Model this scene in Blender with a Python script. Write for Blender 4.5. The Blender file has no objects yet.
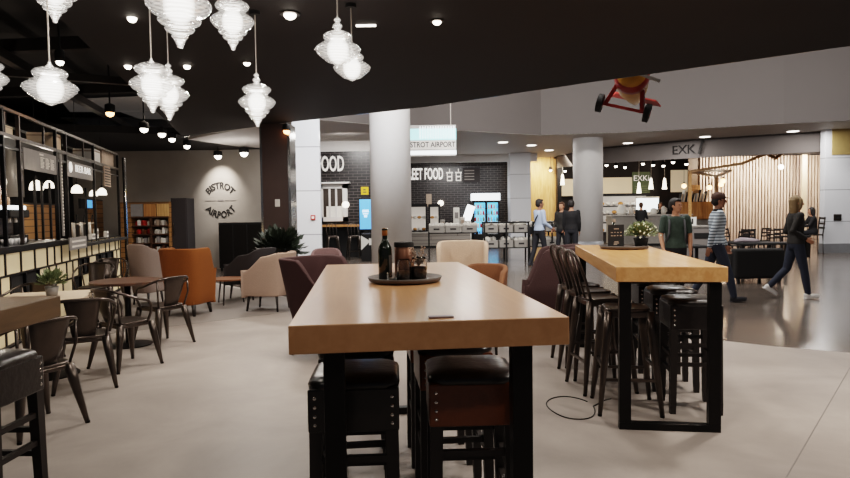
import bpy, math, random
from mathutils import Matrix, Vector
random.seed(7)
PI = math.pi
COL = bpy.context.scene.collection
SC = bpy.context.scene

# ------------------------------------------------------------------ camera
H = 1.48; F = 620.0
CAMR = Matrix.Rotation(math.radians(90 - 2.494), 3, 'X') @ Matrix.Rotation(math.radians(-0.8), 3, 'Z')
cd = bpy.data.cameras.new('camera'); cam = bpy.data.objects.new('camera', cd); COL.objects.link(cam)
cam.matrix_world = Matrix.Translation((0, 0, H)) @ CAMR.to_4x4()
cd.sensor_fit = 'HORIZONTAL'; cd.sensor_width = 36.0; cd.lens = 36.0 * F / 850.0
cd.clip_start = 0.05; cd.clip_end = 200
SC.camera = cam
def ray(px, py): return CAMR @ Vector(((px - 425) / F, (239 - py) / F, -1.0))
def aty(px, py, Y):
    d = ray(px, py); t = Y / d.y; return Vector((d.x * t, Y, H + d.z * t))
def atz(px, py, z):
    d = ray(px, py); t = (z - H) / d.z; return Vector((d.x * t, d.y * t, z))
def atx(px, Y, py=215): return aty(px, py, Y).x
def zat(px, py, Y): return aty(px, py, Y).z

# ------------------------------------------------------------------ materials
def lin(h):
    if isinstance(h, str):
        h = h.lstrip('#'); c = [int(h[i:i + 2], 16) / 255 for i in (0, 2, 4)]
    else: c = list(h)
    return [x / 12.92 if x <= .04045 else ((x + .055) / 1.055) ** 2.4 for x in c]
MATS = {}
def pm(name, col, rough=.5, metal=0, var=.12, scale=9, bump=0, emit=None, es=0, trans=0, alpha=1, coat=0, stretch=(1, 1, 1), spec=.5, ior=1.45):
    m = bpy.data.materials.new(name); m.use_nodes = True; MATS[name] = m
    nt = m.node_tree; N = nt.nodes; L = nt.links; b = N['Principled BSDF']
    tc = N.new('ShaderNodeTexCoord'); mp = N.new('ShaderNodeMapping'); mp.inputs['Scale'].default_value = stretch
    nz = N.new('ShaderNodeTexNoise'); nz.inputs['Scale'].default_value = scale; nz.inputs['Detail'].default_value = 4
    L.new(tc.outputs['Object'], mp.inputs[0]); L.new(mp.outputs[0], nz.inputs['Vector'])
    c = lin(col); mx = N.new('ShaderNodeMix'); mx.data_type = 'RGBA'
    mx.inputs['A'].default_value = [min(1, x * (1 - var)) for x in c] + [1]
    mx.inputs['B'].default_value = [min(1, x * (1 + var)) for x in c] + [1]
    L.new(nz.outputs['Fac'], mx.inputs['Factor']); L.new(mx.outputs['Result'], b.inputs['Base Color'])
    b.inputs['Roughness'].default_value = rough; b.inputs['Metallic'].default_value = metal
    b.inputs['Specular IOR Level'].default_value = spec; b.inputs['IOR'].default_value = ior
    b.inputs['Transmission Weight'].default_value = trans; b.inputs['Alpha'].default_value = alpha
    b.inputs['Coat Weight'].default_value = coat; b.inputs['Coat Roughness'].default_value = .15
    if emit is not None:
        b.inputs['Emission Color'].default_value = lin(emit) + [1]; b.inputs['Emission Strength'].default_value = es
    if bump:
        bp = N.new('ShaderNodeBump'); bp.inputs['Strength'].default_value = bump; bp.inputs['Distance'].default_value = .01
        L.new(nz.outputs['Fac'], bp.inputs['Height']); L.new(bp.outputs[0], b.inputs['Normal'])
    return m
def wood(name, c1, c2, rough=.45, along='Y', sc=1.0, coat=0, plank=0):
    m = pm(name, c1, rough, coat=coat); nt = m.node_tree; N = nt.nodes; L = nt.links; b = N['Principled BSDF']
    st = {'X': (1.2, 14, 14), 'Y': (14, 1.2, 14), 'Z': (14, 14, 1.2)}[along]
    mp = [n for n in N if n.type == 'MAPPING'][0]; mp.inputs['Scale'].default_value = [s * sc for s in st]
    nz = [n for n in N if n.type == 'TEX_NOISE'][0]; nz.inputs['Scale'].default_value = 1.6; nz.inputs['Detail'].default_value = 7; nz.inputs['Distortion'].default_value = .6
    mx = [n for n in N if n.type == 'MIX'][0]
    mx.inputs['A'].default_value = lin(c1) + [1]; mx.inputs['B'].default_value = lin(c2) + [1]
    cr = N.new('ShaderNodeMapRange'); cr.inputs[1].default_value = .35; cr.inputs[2].default_value = .68
    L.new(nz.outputs['Fac'], cr.inputs[0]); L.new(cr.outputs[0], mx.inputs['Factor'])
    return m
def bricky(name, c1, c2, mortar, bw=.2, bh=.06, rough=.25, msize=.004, axis='XZ', bump=.4, offset=.5):
    m = pm(name, c1, rough); nt = m.node_tree; N = nt.nodes; L = nt.links; b = N['Principled BSDF']
    tc = [n for n in N if n.type == 'TEX_COORD'][0]
    sp = N.new('ShaderNodeSeparateXYZ'); cb = N.new('ShaderNodeCombineXYZ'); L.new(tc.outputs['Object'], sp.inputs[0])
    L.new(sp.outputs[axis[0]], cb.inputs[0]); L.new(sp.outputs[axis[1]], cb.inputs[1])
    br = N.new('ShaderNodeTexBrick'); br.offset = offset; br.inputs['Scale'].default_value = 1
    br.inputs['Brick Width'].default_value = bw; br.inputs['Row Height'].default_value = bh; br.inputs['Mortar Size'].default_value = msize
    br.inputs['Color1'].default_value = lin(c1) + [1]; br.inputs['Color2'].default_value = lin(c2) + [1]; br.inputs['Mortar'].default_value = lin(mortar) + [1]
    L.new(cb.outputs[0], br.inputs['Vector']); L.new(br.outputs['Color'], b.inputs['Base Color'])
    if bump:
        bp = N.new('ShaderNodeBump'); bp.inputs['Strength'].default_value = bump; bp.inputs['Distance'].default_value = .01; bp.invert = True
        L.new(br.outputs['Fac'], bp.inputs['Height']); L.new(bp.outputs[0], b.inputs['Normal'])
    return m
def emis(name, col, s): return pm(name, col, .5, emit=col, es=s, var=.02)

# ------------------------------------------------------------------ mesh builder
class MB:
    def __init__(s, T=None): s.v = []; s.f = []; s.T = T or Matrix()
    def add(s, vs, fs):
        o = len(s.v); s.v += [tuple(s.T @ Vector(p)) for p in vs]; s.f += [tuple(o + i for i in f) for f in fs]; return s
    def box(s, c, d, rz=0, tp=1.0, rx=0, ry=0):
        x, y, z = d[0] / 2, d[1] / 2, d[2] / 2
        R = Matrix.Rotation(rz, 3, 'Z') @ Matrix.Rotation(ry, 3, 'Y') @ Matrix.Rotation(rx, 3, 'X')
        P = [(-x, -y, -z), (x, -y, -z), (x, y, -z), (-x, y, -z), (-x * tp, -y * tp, z), (x * tp, -y * tp, z), (x * tp, y * tp, z), (-x * tp, y * tp, z)]
        return s.add([R @ Vector(p) + Vector(c) for p in P], [(0, 3, 2, 1), (4, 5, 6, 7), (0, 1, 5, 4), (1, 2, 6, 5), (2, 3, 7, 6), (3, 0, 4, 7)])
    def bb(s, a, b):
        return s.box([(a[i] + b[i]) / 2 for i in range(3)], [abs(b[i] - a[i]) for i in range(3)])
    def bar(s, p0, p1, w0, w1=None, up=(0, 0, 1), flat=1.0):   # square bar from p0 to p1
        return s.tube([p0, p1], w0 * .7071, 4, r1=(w1 if w1 is not None else w0) * .7071, up=up, ph=PI / 4, flat=flat)
    def tube(s, pts, r, n=8, r1=None, closed=False, up=(0, 0, 1), ph=0, flat=1.0):
        pts = [Vector(p) for p in pts]; k = len(pts); rings = []
        rs = r if isinstance(r, (list, tuple)) else [r + ((r1 if r1 is not None else r) - r) * i / max(1, k - 1) for i in range(k)]
        pu = Vector(up)
        for i, p in enumerate(pts):
            a = pts[(i - 1) % k] if (closed or i > 0) else p; b = pts[(i + 1) % k] if (closed or i < k - 1) else p
            d = (b - a).normalized()
            u = pu - d * pu.dot(d)
            if u.length < 1e-3: u = Vector((1, 0, 0)) - d * d.x
            if u.length < 1e-3: u = Vector((0, 1, 0))
            u.normalize(); w = d.cross(u)
            if i and not closed or i: pu = u
            rings.append([p + (w * math.cos(ph + 2 * PI * j / n) * flat + u * math.sin(ph + 2 * PI * j / n)) * rs[i] for j in range(n)])
        vs = [q for R in rings for q in R]; fs = []
        for i in range(k if closed else k - 1):
            a, b = i * n, ((i + 1) % k) * n
            fs += [(a + j, a + (j + 1) % n, b + (j + 1) % n, b + j) for j in range(n)]
        if not closed: fs += [tuple(range(n))[::-1], tuple(range((k - 1) * n, k * n))]
        return s.add(vs, fs)
    def cyl(s, c, r, h, n=16, r1=None): return s.tube([c, (c[0], c[1], c[2] + h)], r, n, r1=r1, up=(0, 1, 0))
    def lathe(s, prof, c=(0, 0, 0), n=24, sx=1, sy=1, caps=True):
        vs = []; k = len(prof)
        for r, z in prof: vs += [(c[0] + r * sx * math.cos(2 * PI * j / n), c[1] + r * sy * math.sin(2 * PI * j / n), c[2] + z) for j in range(n)]
        fs = []
        for i in range(k - 1): fs += [(i * n + j, i * n + (j + 1) % n, (i + 1) * n + (j + 1) % n, (i + 1) * n + j) for j in range(n)]
        if caps: fs += [tuple(range(n))[::-1], tuple(range((k - 1) * n, k * n))]
        return s.add(vs, fs)
    def prism(s, poly, z0, z1):
        n = len(poly)
        A = sum(poly[i][0] * poly[(i + 1) % n][1] - poly[(i + 1) % n][0] * poly[i][1] for i in range(n))
        if A < 0: poly = poly[::-1]
        vs = [(p[0], p[1], z0) for p in poly] + [(p[0], p[1], z1) for p in poly]
        return s.add(vs, [tuple(range(n))[::-1], tuple(range(n, 2 * n))] + [(i, (i + 1) % n, n + (i + 1) % n, n + i) for i in range(n)])
    def ball(s, c, r, n=12, m=8, R=None):
        if not isinstance(r, (list, tuple)): r = (r, r, r)
        vs = []; fs = []
        for i in range(1, m):
            t = PI * i / m
            vs += [(r[0] * math.sin(t) * math.cos(2 * PI * j / n), r[1] * math.sin(t) * math.sin(2 * PI * j / n), -r[2] * math.cos(t)) for j in range(n)]
        b = len(vs); vs += [(0, 0, -r[2]), (0, 0, r[2])]
        for i in range(m - 2): fs += [(i * n + j, i * n + (j + 1) % n, (i + 1) * n + (j + 1) % n, (i + 1) * n + j) for j in range(n)]
        fs += [(b, (j + 1) % n, j) for j in range(n)] + [(b + 1, (m - 2) * n + j, (m - 2) * n + (j + 1) % n) for j in range(n)]
        R = R or Matrix.Identity(3)
        return s.add([R @ Vector(p) + Vector(c) for p in vs], fs)
    def loft(s, rings, cap=True):
        n = len(rings[0]); vs = [p for R in rings for p in R]; fs = []
        for i in range(len(rings) - 1): fs += [(i * n + j, i * n + (j + 1) % n, (i + 1) * n + (j + 1) % n, (i + 1) * n + j) for j in range(n)]
        if cap: fs += [tuple(range(n))[::-1], tuple(range((len(rings) - 1) * n, len(rings) * n))]
        return s.add(vs, fs)
    def build(s, name, mat, parent=None, smooth=False, bevel=0, sub=0, label=None, seg=2):
        me = bpy.data.meshes.new(name); me.from_pydata(s.v, [], s.f); me.update()
        if smooth:
            me.polygons.foreach_set('use_smooth', [True] * len(me.polygons))
        o = bpy.data.objects.new(name, me); COL.objects.link(o)
        if mat: me.materials.append(MATS[mat] if isinstance(mat, str) else mat)
        if parent: o.parent = parent
        if bevel:
            md = o.modifiers.new('b', 'BEVEL'); md.width = bevel; md.segments = seg; md.limit_method = 'ANGLE'; md.angle_limit = math.radians(40)
        if sub:
            md = o.modifiers.new('s', 'SUBSURF'); md.levels = sub; md.render_levels = sub
        if (bevel or smooth) and not sub:
            try: me.shade_smooth_by_angle = None
            except Exception: pass
        if label: o['label'] = label
        return o
def bake(o):
    dg = bpy.context.evaluated_depsgraph_get(); me = bpy.data.meshes.new_from_object(o.evaluated_get(dg))
    old = o.data; o.modifiers.clear(); o.data = me; return o
def tag(o, label, cat, group=None):
    o['label'] = label; o['category'] = cat
    if group: o['group'] = group
    return o
def struct(o): o['kind'] = 'structure'; return o
def thing(name, label, cat, loc=(0, 0, 0), rz=0, group=None):
    o = bpy.data.objects.new(name, None); COL.objects.link(o); o.location = loc; o.rotation_euler = (0, 0, rz); o.empty_display_size = .1
    return tag(o, label, cat, group)
def dup(root, loc, rz=None, label=None, group=None):
    def cp(o, par):
        c = o.copy(); COL.objects.link(c)
        if par: c.parent = par
        for ch in list(o.children): cp(ch, c)
        return c
    r = cp(root, None); r.location = loc
    if rz is not None: r.rotation_euler = (0, 0, rz)
    if label: r['label'] = label
    if group: r['group'] = group
    return r
def text_mesh(txt, size, depth=.004, font_off=0, arc=None, align='CENTER', sx=1.0, shear=0):
    cu = bpy.data.curves.new('t', 'FONT'); cu.body = txt; cu.size = size; cu.extrude = depth; cu.align_x = align; cu.align_y = 'CENTER'; cu.offset = font_off; cu.resolution_u = 3; cu.shear = shear
    o = bpy.data.objects.new('t', cu); COL.objects.link(o)
    dg = bpy.context.evaluated_depsgraph_get(); me = bpy.data.meshes.new_from_object(o.evaluated_get(dg))
    bpy.data.objects.remove(o)
    for v in me.vertices:
        x, y, z = v.co; x *= sx
        if arc: v.co = ((arc + y) * math.sin(x / arc), (arc + y) * math.cos(x / arc) - arc, z)
        else: v.co.x = x
    return me
def text(name, txt, size, mat, parent=None, loc=(0, 0, 0), rot=(PI / 2, 0, 0), **k):
    me = text_mesh(txt, size, **k); me.materials.clear(); me.materials.append(MATS[mat])
    for p in me.polygons: p.material_index = 0
    o = bpy.data.objects.new(name, me); COL.objects.link(o); o.parent = parent; o.location = loc; o.rotation_euler = rot
    return o
def light(kind, loc, power, color=(1, 1, 1), size=.2, target=None, spot=1.2, blend=.6, sy=None):
    ld = bpy.data.lights.new('lamp', kind); ld.energy = power; ld.color = color
    if kind == 'AREA':
        ld.size = size
        if sy: ld.shape = 'RECTANGLE'; ld.size_y = sy
    else: ld.shadow_soft_size = size
    if kind == 'SPOT': ld.spot_size = spot; ld.spot_blend = blend
    o = bpy.data.objects.new('lamp_light', ld); COL.objects.link(o); o.location = loc
    if target is not None:
        o.rotation_euler = (Vector(target) - Vector(loc)).to_track_quat('-Z', 'Y').to_euler()
    return o
def arcpts(c, r, a0, a1, n, plane='XY', rz=1.0):
    out = []
    for i in range(n + 1):
        a = a0 + (a1 - a0) * i / n; u, v = r * math.cos(a), r * rz * math.sin(a)
        out.append({'XY': (c[0] + u, c[1] + v, c[2]), 'XZ': (c[0] + u, c[1], c[2] + v), 'YZ': (c[0], c[1] + u, c[2] + v)}[plane])
    return out
# ------------------------------------------------------------------ materials
pm('dark_ceiling', '1b1413', .75, var=.15, scale=3)
pm('black_void', '171211', .8)
pm('black_metal', '151211', .38, .6, var=.2)
pm('gun_metal', '514944', .3, .85, var=.2, scale=14)
pm('chrome', 'd8d4cf', .14, 1, var=.05)
pm('steel', 'c9c1b8', .4, .25, var=.12, stretch=(1, 1, 6))
pm('brass_tip', 'b79a78', .35, .6)
pm('white_paint', 'd9d5d2', .6, var=.04)
pm('white_gloss', 'd3d3d6', .25, var=.03)
pm('grey_plinth', '7c7d80', .45, .2)
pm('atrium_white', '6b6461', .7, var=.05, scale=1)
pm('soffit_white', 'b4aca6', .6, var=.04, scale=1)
pm('grey_panel', '77706c', .7)
pm('ceiling_bounce_glow', '8a837e', .7, emit='8a837e', es=.12)  # low glow stands in for bounced light; these panels are no lamps
pm('bistrot_wall', '9a9188', .8, var=.16, scale=2.5, bump=.15)
pm('pillar_brown', '453633', .45, var=.12, scale=4)
pm('ink', '191513', .7)
wood('oak', 'b08259', 'bb8c63', .3, 'Y', coat=.35)
wood('oak_light', 'b5804c', 'cb9a66', .36, 'Y', coat=.25)
wood('oak_dark', '54402b', '6d5439', .45, 'Y')
wood('ply', 'b78a52', 'd8ac72', .5, 'Z', .8)
wood('ply_warm', '9a6636', 'bd8750', .5, 'Z', .8)
wood('slat', 'c3aa98', 'e6d3c4', .5, 'Z', .8)
wood('walnut', '3f2b21', '5c4030', .4, 'X')
pm('leather_black', '17110f', .33, var=.3, scale=30, bump=.25, coat=.2)
pm('leather_brown', '6a381a', .38, var=.2, scale=30, bump=.2, coat=.15)
pm('glass_clear', 'ffffff', .04, var=0, trans=1, ior=1.45)
pm('wine_glass_green', '12180f', .06, var=.1, coat=.6)
pm('paper', 'c9b39b', .8)
pm('white_card', 'e6e2da', .7)
pm('copper', '7d5744', .4, .55, var=.25)
pm('tray_grey', '57504b', .5, .3)
pm('jar_fill', '6d4b36', .8, var=.5, scale=60, bump=.6)
pm('leaf_dark', '22291d', .55, var=.4)
pm('leaf_grey', '6f7a56', .6, var=.4, scale=30)
pm('petal', 'e4e6c8', .6, var=.1)
pm('dry_stem', '9b8878', .8, var=.3)
pm('pot_grey', '8b8783', .5)
pm('fabric_mustard', '80491a', .85, var=.18, scale=60, bump=.3)
pm('fabric_greymauve', '84736a', .85, var=.14, scale=60, bump=.3)
pm('fabric_charcoal', '2c2728', .85, var=.16, scale=60, bump=.3)
pm('fabric_pink', 'ab9283', .85, var=.12, scale=60, bump=.3)
pm('fabric_maroon', '371f1f', .85, var=.16, scale=60, bump=.3)
pm('fabric_mauve', '6d5454', .85, var=.14, scale=60, bump=.3)
pm('fabric_beige', 'b79f8b', .85, var=.12, scale=60, bump=.3)
pm('fabric_brown', '6a4227', .85, var=.14, scale=60, bump=.3)
pm('fabric_plum', '3f2b2b', .85, var=.14, scale=60, bump=.3)
pm('fabric_black', '141212', .8, var=.2)
pm('cushion_grey', '8d8185', .9)
pm('leg_dark', '1e1714', .5)
pm('cream_tile', 'd8c7a4', .5, var=.1, scale=5, emit='d8bd90', es=.16)  # low warm glow stands in for light falling from above
pm('chalkboard', '7d7875', .7, var=.2, emit='7d7875', es=.06)  # slight glow only brightens the surface; it is no lamp
pm('chalk', 'd8d2ca', .8)
pm('yellow', 'd8b21c', .5)
pm('red', 'a8251c', .5)
pm('grey_crate', '8d8780', .6, var=.2)
pm('goods', 'c7c0b6', .6, var=.35, scale=40)
pm('bread', 'c58b4e', .7, var=.35, scale=30)
pm('counter_white', 'b9b2aa', .55, var=.06)
emis('lamp_white', 'fff4e4', 9)
emis('lamp_core', 'fff3e0', 16)
emis('lamp_warm', 'ffb070', 9)
emis('lamp_dome', 'fff1dc', 3.2)
emis('down_glow', 'fff6ea', 5)
emis('screen_blue', '4f93d8', 1.1)
emis('screen_icon', 'bfe4ff', 2.0)
emis('fridge_glow', '58b4e0', 1.6)
emis('white_glow', 'f4fbff', 2.2)
emis('cyan_glow', '9fe6ea', 1.6)
emis('sign_white', 'f1ece4', .9)
emis('sign_soft', 'd8d2cc', .45)
emis('warm_panel', 'cdb798', .42)
emis('shelf_glow', 'c9bfb4', .55)
emis('menu_green', '37412a', .35)
bricky('black_tile', '141111', '1c1818', '5a5353', .3, .1, .3, .008)
bricky('grey_plank', '8d857d', '9a928a', '5a524c', 2.2, .16, .6, .012)
bricky('white_tile', 'd6d7db', 'cfd0d4', '8f8f93', 3.0, 1.0, .28, .012, bump=.15, offset=0)
bricky('crate_wood', '8a6238', '9c7244', '463019', 2.0, .12, .6, .008)

# concrete and polished floors
def floor_mat(name, c1, c2, r0, r1, sc):
    m = pm(name, c1, r0); nt = m.node_tree; N = nt.nodes; L = nt.links; b = N['Principled BSDF']
    nz = [n for n in N if n.type == 'TEX_NOISE'][0]; nz.inputs['Scale'].default_value = sc; nz.inputs['Detail'].default_value = 8; nz.inputs['Roughness'].default_value = .62; nz.inputs['Distortion'].default_value = .4
    mx = [n for n in N if n.type == 'MIX'][0]; mx.inputs['A'].default_value = lin(c1) + [1]; mx.inputs['B'].default_value = lin(c2) + [1]
    a = N.new('ShaderNodeMapRange'); a.inputs[1].default_value = .3; a.inputs[2].default_value = .7; L.new(nz.outputs['Fac'], a.inputs[0]); L.new(a.outputs[0], mx.inputs['Factor'])
    r = N.new('ShaderNodeMapRange'); r.inputs[3].default_value = r0; r.inputs[4].default_value = r1; L.new(nz.outputs['Fac'], r.inputs[0]); L.new(r.outputs[0], b.inputs['Roughness'])
    return m
floor_mat('concrete', '7b726c', '9c928a', .4, .58, 1.1)
floor_mat('polished', '4c443f', '5c534c', .12, .24, .5)
floor_mat('lounge_floor', '6a635e', '7a726c', .5, .65, 1.2)

# ------------------------------------------------------------------ floor and ceilings
o = MB().bb((-14, -3, -.1), (20, 34, 0)).build('floor', 'polished'); struct(o)
P = [(-9.5, -2.5), (8, -2.5), (8, 3.6), tuple(atz(850, 353, 0))[:2], tuple(atz(768, 346, 0))[:2], tuple(atz(719, 340.5, 0))[:2], (1.2, 8.2), (-2.4, 10.9), (-5.2, 14.2), (-9.5, 17.1)]
o = MB().prism(P, 0.0005, .003).build('floor_concrete', 'concrete'); struct(o)
a, b = atz(185, 325, 0), atz(290, 312, 0); d = (b - a).normalized()
P = [tuple(a - d * 1.4)[:2], tuple(b + d * 1.2)[:2], (-2.6, 11.0), (-4.6, 13.3), (-6.4, 13.0), (-6.2, 9.5)]
o = MB().prism(P, .003, .006).build('floor_lounge', 'lounge_floor'); struct(o)
a, b = atz(786, 478, 0), atz(850, 368, 0)
o = MB().bar((a.x - .3 * (b - a).x, a.y - .3 * (b - a).y, .0035), (b.x, b.y, .0035), .006).build('trim_1', 'grey_panel'); struct(o)

E = [(183, 137), (290, 122), (425, 107), (575, 84.5), (850, 46)]
EP = [tuple(atz(x, y, 3.2))[:2] for x, y in E]
ex = (EP[-1][0] + 3.6, EP[-1][1] - 3.0)
lx = (EP[0][0] + .26 * 16.2, EP[0][1] - 16.2)
o = MB().prism(EP + [ex, (9, -2.5), lx], 3.2, 3.9).build('ceiling', 'dark_ceiling'); struct(o)
m = MB()
ee = EP + [ex]
for i in range(len(ee) - 1):
    p, q = Vector(ee[i] + (0,)), Vector(ee[i + 1] + (0,)); n = Vector((-(q - p).y, (q - p).x, 0)).normalized()
    if n.y < 0: n = -n
    m.bar(p + n * .012 + Vector((0, 0, 3.212)), q + n * .012 + Vector((0, 0, 3.212)), .02)
o = m.build('trim_2', 'chrome'); struct(o)
# open technical ceiling above the bar side
P = [EP[0], lx, (-12, -2.5), (-12, 17), (EP[0][0] - .2, 17)]
o = MB().prism(P, 3.95, 4.05).build('ceiling_technical', 'black_void'); struct(o)
# low black ceiling in front of the bistro wall
xw = atx(266, 17)
o = MB().prism([(-12, 11.5), (-6.6, 13.2), EP[0], (EP[0][0] + .1, 14.3), (-4.5, 16.0), (-4.2, 17.2), (-12, 17.2)], 3.25, 3.4).build('ceiling_entry', 'black_void'); struct(o)
# pale slope seen past the canopy corner
def quad(name, pts, mat, th=.05):
    pts = [Vector(p) for p in pts]; n = (pts[1] - pts[0]).cross(pts[2] - pts[0]).normalized() * th
    k = len(pts)
    m = MB().add(pts + [p + n for p in pts], [tuple(range(k))[::-1], tuple(range(k, 2 * k))] + [(i, (i + 1) % k, k + (i + 1) % k, k + i) for i in range(k)])
    return m.build(name, mat)
o = quad('ceiling_pale_panel', [aty(188, 139.5, 14.0), aty(270, 123, 12.4), aty(270, 148.5, 16.6), aty(238, 146.5, 16.0)], 'soffit_white'); struct(o)

# bistro back wall and left walls
zt = 3.25
o = MB().bb((-9.6, 17.0, 0), (xw + .25, 17.2, zt)).build('wall_back', 'bistrot_wall'); struct(o)
o = MB().bb((-9.8, -2.5, 0), (-9.6, 17.2, 4)).build('wall_left', 'black_void'); struct(o)
# dark pillar at the canopy corner, chrome edges
Y = 11.9; x0, x1 = atx(263.5, Y), atx(289, Y)
o = MB().bb((x0, Y, 0), (x1, Y + .5, 3.2)).build('wall_pillar', 'pillar_brown'); struct(o)
m = MB(); m.bb((x1, Y - .01, 0), (x1 + .05, Y + .51, 3.2)); o = m.build('trim_3', 'chrome'); struct(o)
m = MB(); m.bb((x0 - .04, Y - .01, 0), (x0, Y + .3, 3.2)); o = m.build('trim_4', 'chrome'); struct(o)

# ------------------------------------------------------------------ atrium
BK = [(-9, 15.5), (-3, 16.0), (0, 18.2), (3.8, 20.2), (7, 19.6), (10.5, 18.2), (18, 16)]
zs = 3.9
m = MB()
for i in range(len(BK) - 1):
    (xa, ya), (xb, yb) = BK[i], BK[i + 1]
    m.add([(xa, ya, zs), (xb, yb, zs), (xb, yb, 9), (xa, ya, 9)], [(0, 1, 2, 3)])
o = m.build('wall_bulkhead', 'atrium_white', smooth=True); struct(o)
o = MB().prism(BK + [(18, 34), (-9, 34)], zs, zs + .02).build('ceiling_soffit', 'soffit_white'); struct(o)
o = MB().bb((-14, 8, 9), (20, 34, 9.1)).build('ceiling_atrium', 'white_paint'); struct(o)
# food wall left (nearer), fascia white
YL = 21.0; xa, xb = atx(290, YL), atx(394, YL)
zf = zat(340, 151.5, YL)
o = MB().bb((xa - 3, YL, 0), (xb, YL + .2, zf)).build('wall_food', 'black_tile'); struct(o)
o = MB().bb((xa - 3, YL - .02, zf), (xb + .4, YL + .2, zs)).build('trim_5', 'white_paint'); struct(o)
# recessed shop
YS = 28.0; xs0, xs1 = xb - .3, atx(520, YS)
zf2 = 3.62
o = MB().bb((xs0, YS, 0), (xs1, YS + .2, zs)).build('wall_shop', 'black_tile'); struct(o)
o = MB().bb((xb, YL, 0), (xb + .15, YS, zs)).build('wall_shop_side', 'black_tile'); struct(o)
o = MB().bb((xb + .15, YS - 1.6, zf2 - .05), (xs1 + .5, YS - 1.4, zs)).build('trim_6', 'white_paint'); struct(o)
# cafe row to the right of the tile column: warm plank wall, dark portal, dark rear wall
YR = 28.5
xw0, xw1 = atx(528, YR), atx(556, YR)
o = MB().bb((xw0, YR, 0), (xw1, YR + .2, zs)).build('wall_plank', 'ply'); struct(o)
o = MB().bb((xw1, YR - .3, 0), (xw1 + .2, YR + .2, zs)).build('trim_7', 'black_metal'); struct(o)
xr1 = atx(706, 27.5)
o = MB().bb((xw1, YR + 1.5, 0), (16, YR + 1.7, zs)).build('wall_cafe', 'dark_ceiling'); struct(o)
# dark cafe ceiling and fascia following the shop line
FA = [(atx(558, 27.6), 27.6), (atx(600, 24.3), 24.3), (atx(690, 21.9), 21.9), (atx(824, 20.0), 20.0)]
o = MB().prism(FA + [(18, 20), (18, 31), (FA[0][0], 31)], 3.84, 3.88).build('ceiling_cafe', 'black_void'); struct(o)
m = MB()
for i in range(3):
    p, q = FA[i], FA[i + 1]; zb = (3.36, 3.28, 3.24, 3.24)
    m.add([(p[0], p[1], zb[i]), (q[0], q[1], zb[i + 1]), (q[0], q[1], zs), (p[0], p[1], zs), (p[0], p[1] + .12, zb[i]), (q[0], q[1] + .12, zb[i + 1]), (q[0], q[1] + .12, zs), (p[0], p[1] + .12, zs)], [(0, 1, 2, 3), (5, 4, 7, 6), (1, 0, 4, 5)])
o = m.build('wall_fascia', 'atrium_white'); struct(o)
# lit slat wall
YW = 28.6; sx0, sx1 = atx(700, YW), atx(824, YW)
o = MB().bb((sx0 - .5, YW + .12, 0), (sx1 + 1, YW + .2, 3.84)).build('wall_slat_backing', 'oak_dark'); struct(o)
m = MB(); n = 44
for i in range(n):
    x = sx0 + (sx1 + .6 - sx0) * i / n
    m.bb((x, YW, .0), (x + .075, YW + .06, 3.84))
o = m.build('wall_slats', 'slat'); struct(o)
o = MB().bb((sx1 + .3, 21, 0), (sx1 + .45, YW, 3.84)).build('wall_cafe_side', 'black_void'); struct(o)
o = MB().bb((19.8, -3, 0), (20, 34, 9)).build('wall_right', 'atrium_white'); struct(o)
o = MB().bb((-14, 33.8, 0), (20, 34, 9)).build('wall_far', 'black_void'); struct(o)

# columns
def round_col(px0, px1, Y, ytop_plinth, plinth=True):
    xa, xb = atx(px0, Y), atx(px1, Y); r = (xb - xa) / 2; cx = (xa + xb) / 2
    m = MB().cyl((cx, Y, 0), r, 8.95, 48); o = m.build('column', 'white_paint', smooth=True); struct(o)
    if plinth:
        zp = zat((px0 + px1) / 2, ytop_plinth, Y)
        q = MB().cyl((cx, Y, 0), r + .015, zp, 48).build('column_plinth', 'grey_plinth', o, smooth=True)
round_col(371, 411.5, 14.6, 240, False)
round_col(573.5, 602.5, 21.2, 241)
def sq_col(px0, px1, Y, zp, top, d=1.0, name='column', mat='white_tile', depth=None):
    xa, xb = atx(px0, Y), atx(px1, Y)
    o = MB().bb((xa, Y, 0), (xb, Y + (depth or (xb - xa)), top)).build(name, mat); struct(o)
    if zp: MB().bb((xa - .01, Y - .01, 0), (xb + .01, Y + (depth or (xb - xa)) + .01, zp)).build('column_plinth', 'grey_plinth', o)
    return o
sq_col(510.5, 531, 26, 0, zs)
c = sq_col(824.5, 868, 19.6, .3, zs, depth=.25)
xa, xb = atx(824.5, 19.6), atx(868, 19.6)
pm('ochre', '9b8454', .6)
MB().bb((xa + .2, 19.58, 3.1), (xb + .01, 19.6, zs)).build('column_band', 'ochre', c)
sq_col(293.5, 320.8, 14.2, 0, 6.5, depth=.12)
# ------------------------------------------------------------------ high tables
def bar_table(cx, cy, rz, w, l, fx, fy, label, mat):
    t = thing('bar_table', label, 'table', (cx, cy, 0), rz)
    MB().bb((-w / 2, -l / 2, 1.0), (w / 2, l / 2, 1.1)).build('tabletop', mat, t, bevel=.004)
    for sy in (-1, 1):
        y = sy * (l / 2 - fy)
        for sx in (-1, 1):
            MB().bb((sx * fx - .038, y - .03, .05), (sx * fx + .038, y + .03, .999)).build('leg', 'black_metal', t, bevel=.003)
        MB().bb((-fx - .038, y - .03, 0), (fx + .038, y + .03, .05)).build('floor_bar', 'black_metal', t, bevel=.003)
        MB().bb((-fx + .038, y - .02, .985), (fx - .038, y + .02, .9995)).build('top_bar', 'black_metal', t, bevel=.003)
    return t
def place_fr(corner, ax_deg, w, l):   # near-left top corner, axis angle (deg, + = to the right going away)
    a = math.radians(ax_deg); ax = Vector((math.sin(a), math.cos(a))); pe = Vector((math.cos(a), -math.sin(a)))
    c = Vector((corner.x, corner.y)) + ax * l / 2 + pe * w / 2
    return c, -a, ax, pe
cA = atz(288, 326, 1.1)
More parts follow.
